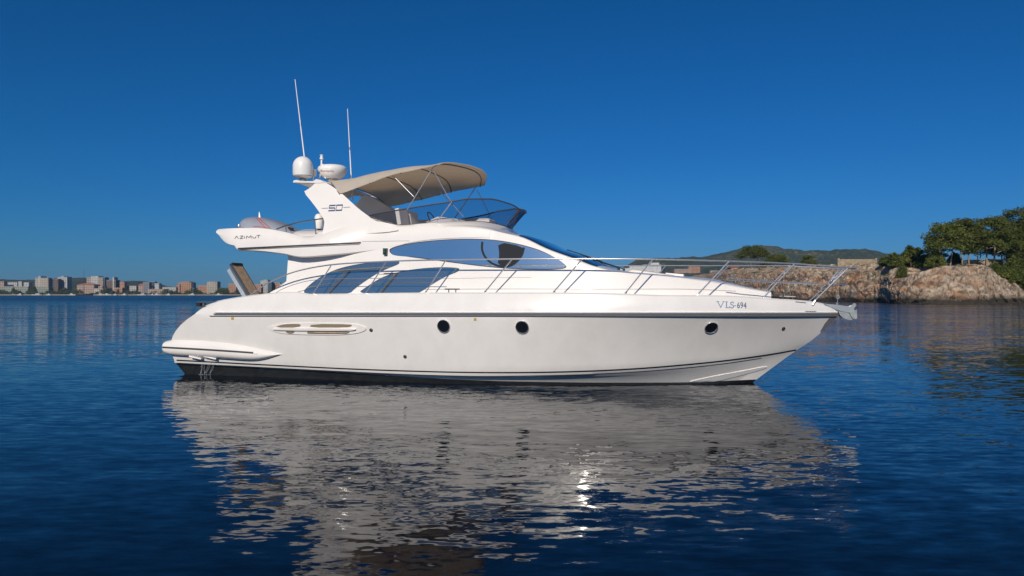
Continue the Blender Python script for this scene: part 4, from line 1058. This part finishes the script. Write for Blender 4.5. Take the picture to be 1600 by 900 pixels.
barkm = mat('pine_bark', (.23, .185, .145), .9, var=.3, vscale=2)
barkd = mat('dark_bark', (.10, .075, .055), .9, var=.3, vscale=2)

def leaf_cloud(rng, blobs, n, size, flat=.75):
    """many small leaf-sized faces spread through clumps"""
    V, F = [], []
    tot = sum(r ** 2 for *_, r in blobs)
    for (cx, cy, cz, r) in blobs:
        k = int(n * r * r / tot)
        for _ in range(k):
            while True:
                d = Vector((rng.gauss(0, 1), rng.gauss(0, 1), rng.gauss(0, 1)))
                if d.length > .1: break
            d.normalize(); rr = r * (rng.random() ** .45) * (1 + .25 * noise.noise(Vector((cx, cy, cz)) + d * 2.2))
            p = Vector((cx, cy, cz)) + Vector((d.x * rr, d.y * rr, d.z * rr * flat))
            if d.z < -.35: p.z += rr * .25
            a = Vector((rng.gauss(0, 1), rng.gauss(0, 1), rng.gauss(0, .7))); a = (a + d * .4).normalized()
            c = a.cross(Vector((rng.gauss(0, 1), rng.gauss(0, 1), rng.gauss(0, 1))))
            if c.length < .05: continue
            c.normalize(); s = size * rng.uniform(.6, 1.35); q = len(V)
            V += [p - a*s*.5 - c*s*.22, p + a*s*.5 - c*s*.10, p + a*s*.55 + c*s*.16, p - a*s*.4 + c*s*.28]; F.append((q, q+1, q+2, q+3))
    return V, F
def make_tree(kind, seed, h, w, n, size, trunk_h=.5, bark=None, lean=.05, name='pine_tree'):
    """empty at the foot, crown and trunk as its parts"""
    rng = random.Random(seed); root = bpy.data.objects.new(name, None); COL.objects.link(root)
    mb = MB(); blobs = []
    if kind == 'pine':
        nt_ = 1 if w < 7 else 2; ch = h * (1 - trunk_h)
        for k in range(nt_):
            bx = (k - (nt_-1)/2) * w * .16; ln = rng.uniform(-1, 1) * lean * h; tp = Vector((bx * 1.6 + ln, 0, h * trunk_h + ch * .3))
            m_ = Vector((bx * 1.1 + ln * .3 + rng.uniform(-.2, .2), rng.uniform(-.3, .3), h * trunk_h * .55))
            pts = smoothline([(bx, 0, -.4), tuple(m_), tuple(tp), (tp.x + rng.uniform(-.5, .5), 0, h * .72)], 2)
            kk_ = len(pts); mb.tube(pts, [.19 * (1 - .75 * i / kk_) * (h / 10) for i in range(kk_)], 7)
            for j in range(6):
                a = rng.uniform(0, 2 * math.pi); st_ = Vector(pts[int(kk_ * rng.uniform(.45, .8))]); L_ = w * rng.uniform(.2, .42)
                e_ = st_ + Vector((math.cos(a) * L_, math.sin(a) * L_ * .7, L_ * rng.uniform(.25, .7))); mb.tube([st_, st_.lerp(e_, .5) - Vector((0, 0, .12 * L_ * .3)), e_], [.08 * h / 10, .05 * h / 10, .02], 5)
        nb_ = 40
        for i in range(nb_):
            a = rng.uniform(0, 2 * math.pi); q = rng.random() ** .55; x, y = math.cos(a) * q * w * .42, math.sin(a) * q * w * .38
            env = (1 - q ** 2.4); z = h * trunk_h + ch * (.10 + .76 * min(.88, env) * rng.choice((rng.uniform(.3, .95), 1.0)))
            blobs.append((x, y, z, w * rng.uniform(.11, .19)))
    else:
        for i in range(26):
            a = rng.uniform(0, 2 * math.pi); q = rng.random() ** .6; x, y = math.cos(a) * q * w * .40, math.sin(a) * q * w * .36
            z = h * (.12 + .74 * rng.random() ** .7 * (1 - q ** 2.2)); blobs.append((x, y, z, w * rng.uniform(.12, .20)))
        for k in range(4):
            a = rng.uniform(0, 6.28); mb.tube([(0, 0, -.3), (math.cos(a) * .1 * w, math.sin(a) * .1 * w, h * .3), (math.cos(a) * .25 * w, math.sin(a) * .25 * w, h * .6)], [.09, .06, .02], 5)
    Vl, Fl = leaf_cloud(rng, blobs, n, size)
    link('crown', Vl, Fl, leafm, root, smooth=False); mb.build('trunk', bark or barkm, root)
    return root
def dup(o, loc, rz=0, sc=(1, 1, 1)):
    c = o.copy(); COL.objects.link(c); c.location = loc; c.rotation_euler = (0, 0, rz); c.scale = sc
    for ch in list(o.children):
        d = ch.copy(); COL.objects.link(d); d.parent = c
    return c
protos = {}
def put_tree(kind, pid, u, vtop, wpx, Y, label, group, vbase=None, th=.5, n=9500, size=.40, bark=None, name='pine_tree', bv=None):
    """one tree: crown top at pixel height vtop, crown wpx wide"""
    X = gx(u, Y); zb = ground_at(X, Y, bv or HDB) - .3 if vbase is None else hz(vbase, Y)
    h = hz(vtop, Y) - zb; w = wpx / FPX * Y; key = (kind, pid)
    if key not in protos:
        o = make_tree(kind, 100 + pid, h, w, n, size, th, bark, name=name); o.location = (X, Y, zb); protos[key] = (o, h, w)
    else:
        s_, h0, w0 = protos[key]; o = dup(s_, (X, Y, zb), random.uniform(0, 6.28) if kind != 'pine' else random.choice((0, math.pi, .6, 2.6)), (w / w0, w / w0, h / h0))
    tag(o, label, 'tree' if kind == 'pine' else 'bush', group); return o
G1 = 'pines on the rocky headland'; G2 = 'bushes on the rocky headland'
P = [ # kind, proto, u, vtop, width px, Y, trunk share, label
 ('pine', 1, 1478, 343, 80, 172, .30, 'tall umbrella pine above the boulder slope, leftmost of the tall pines'),
 ('pine', 2, 1509, 335, 66, 176, .36, 'tall pale-trunked pine second from the left among the tall headland pines'),
 ('pine', 3, 1548, 332, 78, 176, .32, 'broad pine in the middle of the tall headland pines'),
 ('pine', 4, 1590, 309, 84, 180, .22, 'highest dark pine at the right edge of the photo with bare grey branches'),
 ('pine', 2, 1642, 288, 96, 182, .30, 'big pine cut off by the right edge of the photo'),
 ('pine', 3, 1530, 362, 50, 196, .30, 'darker pine standing behind the pale trunks of the tall pines'),
 ('pine', 1, 1572, 355, 60, 198, .25, 'dense dark pine in the second row at the right edge'),
 ('pine', 4, 1462, 366, 40, 190, .25, 'low dark pine filling the left edge of the tall grove'),
 ('pine', 2, 1612, 335, 60, 186, .25, 'shorter pine tucked under the big pine at the right edge'),
 ('pine', 1, 1600, 372, 56, 176, .20, 'low bushy pine above the shaded bank at the right edge'),
 ('pine', 5, 1178, 383.5, 52, 300, .52, 'flat-topped umbrella pine standing alone on the low cliff behind the yacht bow rail'),
 ('pine', 5, 1214, 397, 40, 310, .40, 'smaller pine just right of the flat-topped pine behind the bow rail'),
 ('pine', 3, 1263, 396, 30, 290, .35, 'small dark pine between the bow rail and the stone wall'),
]
for kind, pid, u, vt, wp, Y, th, lb in P:
    put_tree(kind, pid, u, vt, wp, Y, lb, G1, th=th, bark=barkm)
Bs = [
 (22, 1556, 410, 30, 170, 'dark shrub at the top of the shaded bank under the tall pines', 1),
 (21, 1588, 411, 46, 167, 'dark shrub in the upper middle of the shaded bank', 1),
 (22, 1618, 408, 50, 166, 'dark shrub at the top right of the shaded bank', 1),
 (21, 1584, 424, 34, 163, 'dark shrub low on the shaded bank above the rock slab', 1),
 (22, 1616, 425, 44, 164, 'lowest dark shrub of the bank at the right edge', 1),
 (22, 1382, 402, 22, 196, 'bush touching the right post of the stone wall', 1),
 (21, 1398, 393, 52, 186, 'rounded green bush, left half of the large clump beside the stone wall', 1),
 (22, 1425, 384.5, 46, 184, 'tallest bush of the large clump beside the stone wall', 1),
 (21, 1462, 389, 34, 172, 'bush at the foot of the leftmost tall pine', 1),
 (22, 1448, 398, 24, 182, 'small bush in the gap between the large clump and the pine grove', 1),
 (21, 1410, 409, 20, 172, 'low bush spilling over the cliff edge under the large clump', 1),
 (22, 1492, 394, 24, 185, 'brown-green bush between the pale pine trunks', 1),
 (21, 1585, 398, 52, 168, 'bright green bush on the slope below the highest pine', 1),
 (22, 1630, 400, 60, 168, 'bush on the slope cut off by the right edge of the photo', 1),
 (22, 1572, 418, 36, 164, 'dark low shrub on the shaded bank, left one of two', 1),
 (21, 1600, 422, 44, 163, 'dark low shrub on the shaded bank at the right edge', 1),
 (22, 1198, 409, 34, 296, 'low scrub under the flat-topped umbrella pine', 1),
 (21, 1234, 411, 26, 292, 'low scrub right of the flat-topped umbrella pine', 1),
 (21, 1545, 404, 26, 184, 'low bush behind the trunks of the middle tall pine', 1),
]
for pid, u, vt, wp, Y, lb, _ in Bs:
    put_tree('bush', pid, u, vt, wp, Y, lb, G2, n=6000, size=.34, bark=barkd, name='bush')
# bare grey branches at the edge of the highest pine
# ------------------------------------------------------------------ walls and small buildings on the headland
stone = mat('stone_wall', (.30, .235, .16), .9, var=.25, vscale=1.2, bump=.6, bscale=3, bdist=.06)
wallw = mat('white_render', (.62, .59, .54), .85, var=.04); 
def boxmesh(name, x0, x1, y0, y1, z0, z1, m, parent=None):
    mb = MB(); mb.box(((x0+x1)/2, (y0+y1)/2, (z0+z1)/2), (x1-x0, y1-y0, z1-z0)); return mb.build(name, m, parent, smooth=False)
Yw = 217; zb = ground_at(gx(1340, Yw), Yw, HDB)
sw = bpy.data.objects.new('stone_wall', None); COL.objects.link(sw); sw.location = (gx(1341, Yw), Yw, zb - .4)
x0, x1 = gx(1310, Yw) - sw.location.x, gx(1367, Yw) - sw.location.x; zt = hz(405.0, Yw) - sw.location.z
mb = MB(); nW = 26
for i in range(nW):
    a, c = x0 + (x1-x0)*i/nW, x0 + (x1-x0)*(i+1)/nW; mb.box(((a+c)/2, 0, zt/2 + .03*random.uniform(-1, 1)), (c-a-.02, .45 + random.uniform(0, .05), zt))
mb.build('wall_panel', stone, sw, smooth=False)
for x in (x0, x1 + .3): boxmesh('gate_post', x-.25, x+.25, -.3, .3, 0, hz(403.5, Yw) - sw.location.z, stone, sw)
tag(sw, 'long low tan stone wall with end posts standing on top of the cliff', 'stone wall')
Yw2 = 182; o = MB(); xx = [1520, 1535, 1550, 1560]
zb2 = ground_at(gx(1540, Yw2), Yw2, HDB)
bw = bpy.data.objects.new('retaining_wall', None); COL.objects.link(bw); bw.location = (gx(1540, Yw2), Yw2, zb2 - .5)
boxmesh('wall_panel', gx(1512, Yw2) - gx(1540, Yw2), gx(1566, Yw2) - gx(1540, Yw2), -.2, .2, 0, hz(406.5, Yw2) - zb2 + .5, stone, bw); boxmesh('coping', gx(1511, Yw2) - gx(1540, Yw2), gx(1567, Yw2) - gx(1540, Yw2), -.27, .27, hz(406.5, Yw2) - zb2 + .5, hz(405.8, Yw2) - zb2 + .5, wallw, bw)
tag(bw, 'pale garden wall seen between the trunks of the tall pines', 'garden wall')
roofr = mat('terracotta_roof', (.34, .13, .08), .85, var=.15)
Yh = 330; zb3 = ground_at(gx(1146, Yh), Yh, HDB); hs_ = bpy.data.objects.new('red_house', None); COL.objects.link(hs_); hs_.location = (gx(1146, Yh), Yh, zb3 - .3); wd = 12 / FPX * Yh / 2; ht = hz(422, Yh) - zb3 + .3
ht = max(ht, 1.5)
boxmesh('wall', -wd, wd, -2.5, 2.5, 0, ht, mat('salmon_render', (.50, .27, .20), .85), hs_)
mb = MB(); mb.add([(-wd-.3, -2.9, ht), (wd+.3, -2.9, ht), (wd+.3, 2.9, ht), (-wd-.3, 2.9, ht), (-wd*.5, 0, ht+1.1), (wd*.5, 0, ht+1.1)], [(0, 1, 5, 4), (1, 2, 5), (2, 3, 4, 5), (3, 0, 4), (3, 2, 1, 0)]); mb.build('roof', roofr, hs_, smooth=False)
tag(hs_, 'small salmon-pink house with red roof on the low cliff behind the bow', 'house')

# ------------------------------------------------------------------ town and resort buildings
def facade(name, wall, win, bw=3.0, rh=3.0, ms=.55):
    m = bpy.data.materials.new(name); m.use_nodes = True; nt = m.node_tree; b = nt.nodes['Principled BSDF']; b.inputs['Roughness'].default_value = .8
    tc = nt.nodes.new('ShaderNodeTexCoord'); sp = nt.nodes.new('ShaderNodeSeparateXYZ'); cb_ = nt.nodes.new('ShaderNodeCombineXYZ'); ad = nt.nodes.new('ShaderNodeMath'); ad.operation = 'ADD'
    nt.links.new(tc.outputs['Object'], sp.inputs[0]); nt.links.new(sp.outputs['X'], ad.inputs[0]); nt.links.new(sp.outputs['Y'], ad.inputs[1]); nt.links.new(ad.outputs[0], cb_.inputs['X']); nt.links.new(sp.outputs['Z'], cb_.inputs['Y'])
    br = nt.nodes.new('ShaderNodeTexBrick'); br.offset = 0; br.squash = 1; nt.links.new(cb_.outputs[0], br.inputs['Vector'])
    for k, v in (('Scale', 1.0), ('Mortar Size', ms), ('Brick Width', bw), ('Row Height', rh), ('Mortar Smooth', 0.0), ('Bias', 0.0)): br.inputs[k].default_value = v
    br.inputs['Color1'].default_value = (*win, 1); br.inputs['Color2'].default_value = (*[c * 1.8 for c in win], 1); br.inputs['Mortar'].default_value = (*wall, 1)
    nt.links.new(br.outputs['Color'], b.inputs['Base Color']); return m
FM = {
 'white': facade('white_facade', (0.418, 0.403, 0.374), (0.110, 0.116, 0.121)), 'bright': facade('bright_facade', (.66, .64, .60), (.20, .22, .24)), 'cream': facade('cream_facade', (0.374, 0.331, 0.259), (0.099, 0.094, 0.083)),
 'orange': facade('orange_facade', (0.374, 0.194, 0.108), (0.110, 0.072, 0.055)), 'pink': facade('pink_facade', (0.374, 0.259, 0.202), (0.094, 0.072, 0.066)),
 'brown': facade('brown_facade', (0.144, 0.086, 0.065), (0.033, 0.028, 0.028)), 'blue': facade('blue_facade', (0.050, 0.079, 0.122), (0.017, 0.028, 0.044)),
 'sand': facade('sand_facade', (0.317, 0.259, 0.194), (0.099, 0.083, 0.066)), 'green': facade('pale_green_facade', (0.259, 0.274, 0.230), (0.072, 0.083, 0.077)), 'grey': facade('grey_facade', (0.194, 0.187, 0.194), (0.050, 0.055, 0.066))}
roofg = mat('flat_roof', (.33, .31, .29), .9)
def building(u0, u1, vt, key, label, Y=None, vb=None, extra=(), roof=None, group='buildings along the far shore', name='apartment_building', depth=None, bv=None):
    Y = Y or (Y0 + 30 + random.uniform(0, 25)); X = gx((u0 + u1) / 2, Y); zb = (ground_at(X, Y, HLB) if vb is None else hz(vb, Y)) - 2.0
    if vb is not None:                       # stand it where the line of sight meets the hill
        d = wray((u0 + u1) / 2, vb).normalized(); l, n, i, ds = HLB.ray_cast(Vector((0, 0, CAM_H)), d)
        if l is not None: Y, X, zb = l.y, l.x, l.z - 1.5
    w = (u1 - u0) / FPX * Y; h = hz(vt, Y) - zb; dp = depth or min(18, max(9, w * .8))
    root = bpy.data.objects.new(name, None); COL.objects.link(root); root.location = (X, Y + dp / 2, zb)
    boxmesh('wall', -w/2, w/2, -dp/2, dp/2, 0, h, FM[key], root)
    if roof:
        r_ = 1.8; mb = MB(); mb.add([(-w/2-.6, -dp/2-.6, h), (w/2+.6, -dp/2-.6, h), (w/2+.6, dp/2+.6, h), (-w/2-.6, dp/2+.6, h), (-w/4, 0, h+r_*1.6), (w/4, 0, h+r_*1.6)], [(0, 1, 5, 4), (1, 2, 5), (2, 3, 4, 5), (3, 0, 4), (3, 2, 1, 0)]); mb.build('roof', roofr, root, smooth=False)
    else:
        boxmesh('roof', -w/2-.3, w/2+.3, -dp/2-.3, dp/2+.3, h, h + .5, roofg, root)
    for ie, (a0, a1, av, key2, nm) in enumerate(extra):      # a part in its own pixel span
        xa, xb = gx(a0, Y) - X, gx(a1, Y) - X; boxmesh(nm, xa, xb, -dp/2 - (1.5 if hz(av, Y) - zb < h else .4) - .35 * ie, dp/2 - 2 - .6 * ie, -.2 - .1 * ie, hz(av, Y) - zb, FM[key2], root)
    tag(root, label, 'building', group); return root
Bd = [
 (-4, 6, 440, 'pink', 'pinkish block cut off by the left edge of the photo', {}),
 (12, 27, 441, 'white', 'low terraced white block behind the pale green waterfront hotel', {}),
 (28.5, 34, 440, 'white', 'slim white slab just left of the tall cream hotel', {}),
 (0, 44, 448, 'green', 'long low pale green waterfront hotel at the left edge', dict(Y=Y0 + 24)),
 (37, 45, 441.5, 'white', 'small white block right behind the end of the pale green hotel', {}),
 (54.5, 75.5, 434.5, 'cream', 'tall cream hotel with a white stair tower on a wide podium', dict(extra=((60, 63.5, 431.5, 'white', 'stair_tower'), (55, 77, 448, 'green', 'podium')))),
 (75.5, 84, 435, 'blue', 'dark blue-grey block wedged beside the tall cream hotel', {}),
 (84, 91, 436, 'brown', 'dark brown block beside the white striped tower', {}),
 (90, 105, 433, 'white', 'white tower with stepped top beside the dark brown block', dict(extra=((96, 100, 431.5, 'white', 'lift_house'), (91, 95, 446, 'cream', 'annex')))),
 (135, 161, 434, 'sand', 'large sand-coloured hotel with a penthouse', dict(extra=((142, 154, 431.5, 'white', 'penthouse'),))),
 (120, 147, 445, 'pink', 'beige waterfront palace with arched front and red hipped roof', dict(Y=Y0 + 20, roof=True)),
 (147, 167, 451, 'white', 'low white waterfront restaurant right of the red-roofed palace', dict(Y=Y0 + 18, extra=((154, 160, 447, 'pink', 'upper_floor'),))),
 (161, 164, 433.5, 'blue', 'slim dark tower at the right end of the sand-coloured hotel', {}),
 (166, 181, 438, 'brown', 'brownish tower block with a white finial', dict(extra=((176, 178.5, 433, 'white', 'finial'),))),
 (178, 191, 450, 'orange', 'low orange-brown house with an arched front by the beach', dict(Y=Y0 + 18)),
 (187, 194.5, 441, 'orange', 'small round-cornered yellow-orange house above the beach', dict(extra=((188.5, 193, 439.8, 'orange', 'upper_floor'),))),
 (198, 213, 447, 'white', 'pale low villa left of the grey high-rise', {}),
 (216, 223.5, 446, 'pink', 'small pink gabled house beside the grey high-rise', dict(roof=True)),
 (223.5, 233, 441.5, 'grey', 'grey high-rise, left half of the dark pair', {}),
 (233, 241.5, 440.5, 'blue', 'dark slate high-rise, right half of the dark pair', {}),
 (241.5, 248.5, 443, 'white', 'narrow white block right of the dark pair', {}),
 (231, 256, 452, 'pink', 'low beige beach building in front of the dark pair', dict(Y=Y0 + 16)),
 (253, 275, 448.8, 'white', 'distant low building with a bright white roof among trees', {}),
 (278.5, 299, 441.5, 'orange', 'orange hotel with stepped roof beside the dark tree clump', dict(extra=((285, 296, 440, 'orange', 'top_floor'), (277, 282, 444, 'orange', 'side_wing')))),
 (309, 324, 446, 'orange', 'low orange block joined to the large cream hotel', {}),
 (323.5, 339.5, 440.5, 'cream', 'large plain cream hotel, tallest left of the yacht stern', dict(extra=((327, 338, 439.8, 'cream', 'top_floor'),))),
 (357, 369, 443, 'orange', 'narrow orange tower seen right behind the raised gangway', {}),
 (396, 408, 444.5, 'orange', 'orange block just right of the gangway behind the rail', {}),
 (407, 419, 438.5, 'white', 'stepped white tower behind the yacht stern rail', dict(extra=((412, 418, 437, 'white', 'lift_house'),))),
 (418.5, 424.5, 441, 'blue', 'blue-grey block attached to the stepped white tower', {}),
 (425, 437, 442, 'orange', 'orange block touching the yacht side at the stern', {}),
 (436, 450, 443.5, 'pink', 'pinkish block mostly hidden by the yacht superstructure', {}),
 (380, 398, 452, 'white', 'low white beach building behind the foot of the gangway', dict(Y=Y0 + 18)),
]
for u0, u1, vt, key, lb, kw in Bd: building(u0, u1, vt, key, lb, **kw)
G3 = 'resort buildings on the hillside'
# resort beyond the foredeck, in steps
root = building(969, 1033, 419, 'bright', 'long white terraced resort stepping up the hillside beyond the foredeck', vb=426, group=G3, name='resort', extra=((984, 1033, 416, 'bright', 'terrace_block'), (1004, 1033, 413.5, 'bright', 'terrace_block'), (1017, 1030, 410.5, 'bright', 'upper_block')))
building(1054, 1080, 420.5, 'pink', 'low pale pink hotel wing beyond the foredeck hatch', vb=427, group=G3, name='resort')
building(1076, 1094, 416, 'orange', 'warm yellow hotel block at the right end of the pink wing', vb=427, group=G3, name='resort')
building(1110, 1138, 423, 'white', 'thin pale row of houses behind the low cliff', vb=426, group=G3, name='row_house', depth=8)

# ------------------------------------------------------------------ trees of the town
G4 = 'trees along the far shore'
seen_labels = set()
tw = [(-2, 450, 20), (8, 452, 14), (30, 453, 12), (46, 443, 8), (49, 449, 18), (56, 455, 12), (84, 452, 12), (99, 447.5, 20), (108, 452, 16), (117, 449, 10), (128, 455, 8), (163, 447, 14), (170, 441.5, 14), (176, 452, 10), (196, 444, 10), (207, 452, 14), (219, 455, 10),
      (246, 453, 14), (257, 450, 16), (268, 452, 16), (281, 456, 10), (294, 450, 14), (303, 447.5, 18), (312, 452, 12), (321, 457, 8), (343, 447, 12), (352, 448.5, 16), (372, 450, 14), (384, 447.5, 16), (392, 449, 14), (404, 456, 9), (424, 452, 12), (437, 455, 12), (4, 446, 10), (22, 447, 10), (66, 456, 12), (74, 452, 10), (90, 456, 12), (113, 455, 12), (124, 450, 10), (143, 457, 12), (152, 455, 10), (184, 449, 10), (190, 456, 10), (201, 452, 12), (213, 451, 10), (228, 457, 10), (237, 455, 9), (262, 456, 14), (275, 453, 10), (288, 457, 12), (331, 457, 12), (338, 453, 8), (363, 456, 9), (398, 453, 9), (412, 457, 8), (1030, 421.5, 0), (0, 0, 0)]
for i, (u, vt, w) in enumerate(tw):
    if w == 0: continue
    Y = Y0 + 14 + random.uniform(0, 6) if vt > 446.5 else Y0 + 75
    pid = 50 + i % 3; X = gx(u, Y); zb = ground_at(X, Y, HLB) - .5; key = ('t', pid); h = hz(vt, Y) - zb; wm = w / FPX * Y
    if key not in protos:
        o = make_tree('bush', pid, h, wm, 700, 1.5, bark=barkd, name='broadleaf_tree'); o.location = (X, Y, zb); protos[key] = (o, h, wm)
    else:
        s_, h0, w0 = protos[key]; o = dup(s_, (X, Y, zb), random.uniform(0, 6.28), (wm / w0, wm / w0, h / h0))
    side = min(((abs((b_[0] + b_[1]) / 2 - u), b_) for b_ in Bd), key=lambda q: q[0])[1]
    rel = 'left of' if u < side[0] else ('right of' if u > side[1] else ('behind' if vt < side[2] + 3 else 'in front of'))
    lab = ('tall ' if vt < 447 else 'low ' if vt > 453 else '') + 'dark trees ' + rel + ' the ' + side[4].split(' beside')[0].split(' wedged')[0].split(' cut')[0].split(' touching')[0].split(' attached')[0].split(' mostly')[0].split(' joined')[0].split(' between')[0].split(' in front')[0].split(' among')[0].split(', ')[0].split(' just')[0].split(' behind')[0].split(' with')[0].split(' seen')[0].split(' right')[0]
    if lab in seen_labels: lab = lab.replace('dark', 'second dark')
    seen_labels.add(lab); tag(o, lab, 'tree', G4)

# ------------------------------------------------------------------ boats moored off the far shore
bhull = mat('boat_white', (.42, .42, .41), .5)
def boat(u, wpx, label, sail=None, dark=False, Y=None, cab=True):
    Y = Y or (Y0 - 60 - random.uniform(0, 20)); L_ = wpx / FPX * Y; root = bpy.data.objects.new('sailing_boat' if sail else 'motor_boat', None); COL.objects.link(root); root.location = (gx(u, Y), Y, 0); root.rotation_euler = (0, 0, random.uniform(-.3, .3) + random.choice((0, math.pi)))
    H_ = min(1.5, .12 * L_ + .4); B_ = .15 * L_; secs = []; V = []
    for x, k, zt in ((-.5, .8, .9), (-.2, 1, .92), (.15, .95, 1.0), (.35, .6, 1.1), (.5, .03, 1.25)):
        V += [(x*L_, -B_*k, H_*zt), (x*L_*.94, -B_*k*.7, -.2), (x*L_*.94, B_*k*.7, -.2), (x*L_, B_*k, H_*zt)]
    link('hull', V, grid_faces(5, 4, closed=True) + [(0, 1, 2, 3), (16, 17, 18, 19)], blk if dark else bhull, root, angle=40)
    mb = MB(); mb.box((-.05*L_, 0, H_*1.3), (.4*L_, B_*1.2, H_*.8)); mb.box((-.1*L_, 0, H_*1.85), (.22*L_, B_, H_*.4)); mb.build('cabin', bhull if not dark else FM['brown'], root, smooth=False)
    if sail: mb = MB(); hh = hz(sail, Y); mb.tube([(0, 0, H_), (0, 0, hh)], [.35, .22], 6); mb.build('mast', darkgrey if dark else steel, root)
    tag(root, label, 'boat', 'boats moored off the far shore'); return root
boat(131, 30, 'dark two-deck excursion ship with one tall mast in front of the red-roofed palace', sail=421.5, dark=True)
for u, w, lb in ((31, 9, 'small white boat off the pale green hotel'), (58, 16, 'long white boat off the tall cream hotel'), (76, 8, 'small white boat off the dark blue-grey block'), (113, 11, 'bright white motor boat just left of the dark excursion ship'),
                 (158, 12, 'white boat right of the dark excursion ship'), (168, 12, 'white boat off the brownish tower block'), (180, 8, 'white boat off the low orange-brown house'), (194, 11, 'white boat off the small yellow-orange house'), (222, 14, 'white boat off the dark pair of high-rises'),
                 (246, 12, 'white boat off the low beige beach building'), (263, 9, 'white boat off the bright white roof among the trees'), (300, 12, 'white boat off the orange hotel'), (342, 10, 'white boat off the large cream hotel')):
    boat(u, w, lb)
boat(301.5, 8, 'white sailing boat with tall mast just right of the orange hotel', sail=437)
boat(238, 7, 'white sailing boat with short mast off the dark slate high-rise', sail=449)

# ------------------------------------------------------------------ sea haze
hm = bpy.data.materials.new('haze_air'); hm.use_nodes = True; nt = hm.node_tree; nt.nodes.remove(nt.nodes['Principled BSDF'])
pv = nt.nodes.new('ShaderNodeVolumePrincipled'); pv.inputs['Color'].default_value = (.38, .66, 1.0, 1); pv.inputs['Density'].default_value = 0.00009; pv.inputs['Anisotropy'].default_value = 0.1
nt.links.new(pv.outputs[0], nt.nodes['Material Output'].inputs['Volume'])
mb = MB(); mb.box((0, 0, 74), (2*R + 200, 2*R + 200, 152)); hz_o = mb.build('haze', hm, smooth=False); tag(hz_o, 'thin blue sea haze over the bay', kind='stuff')
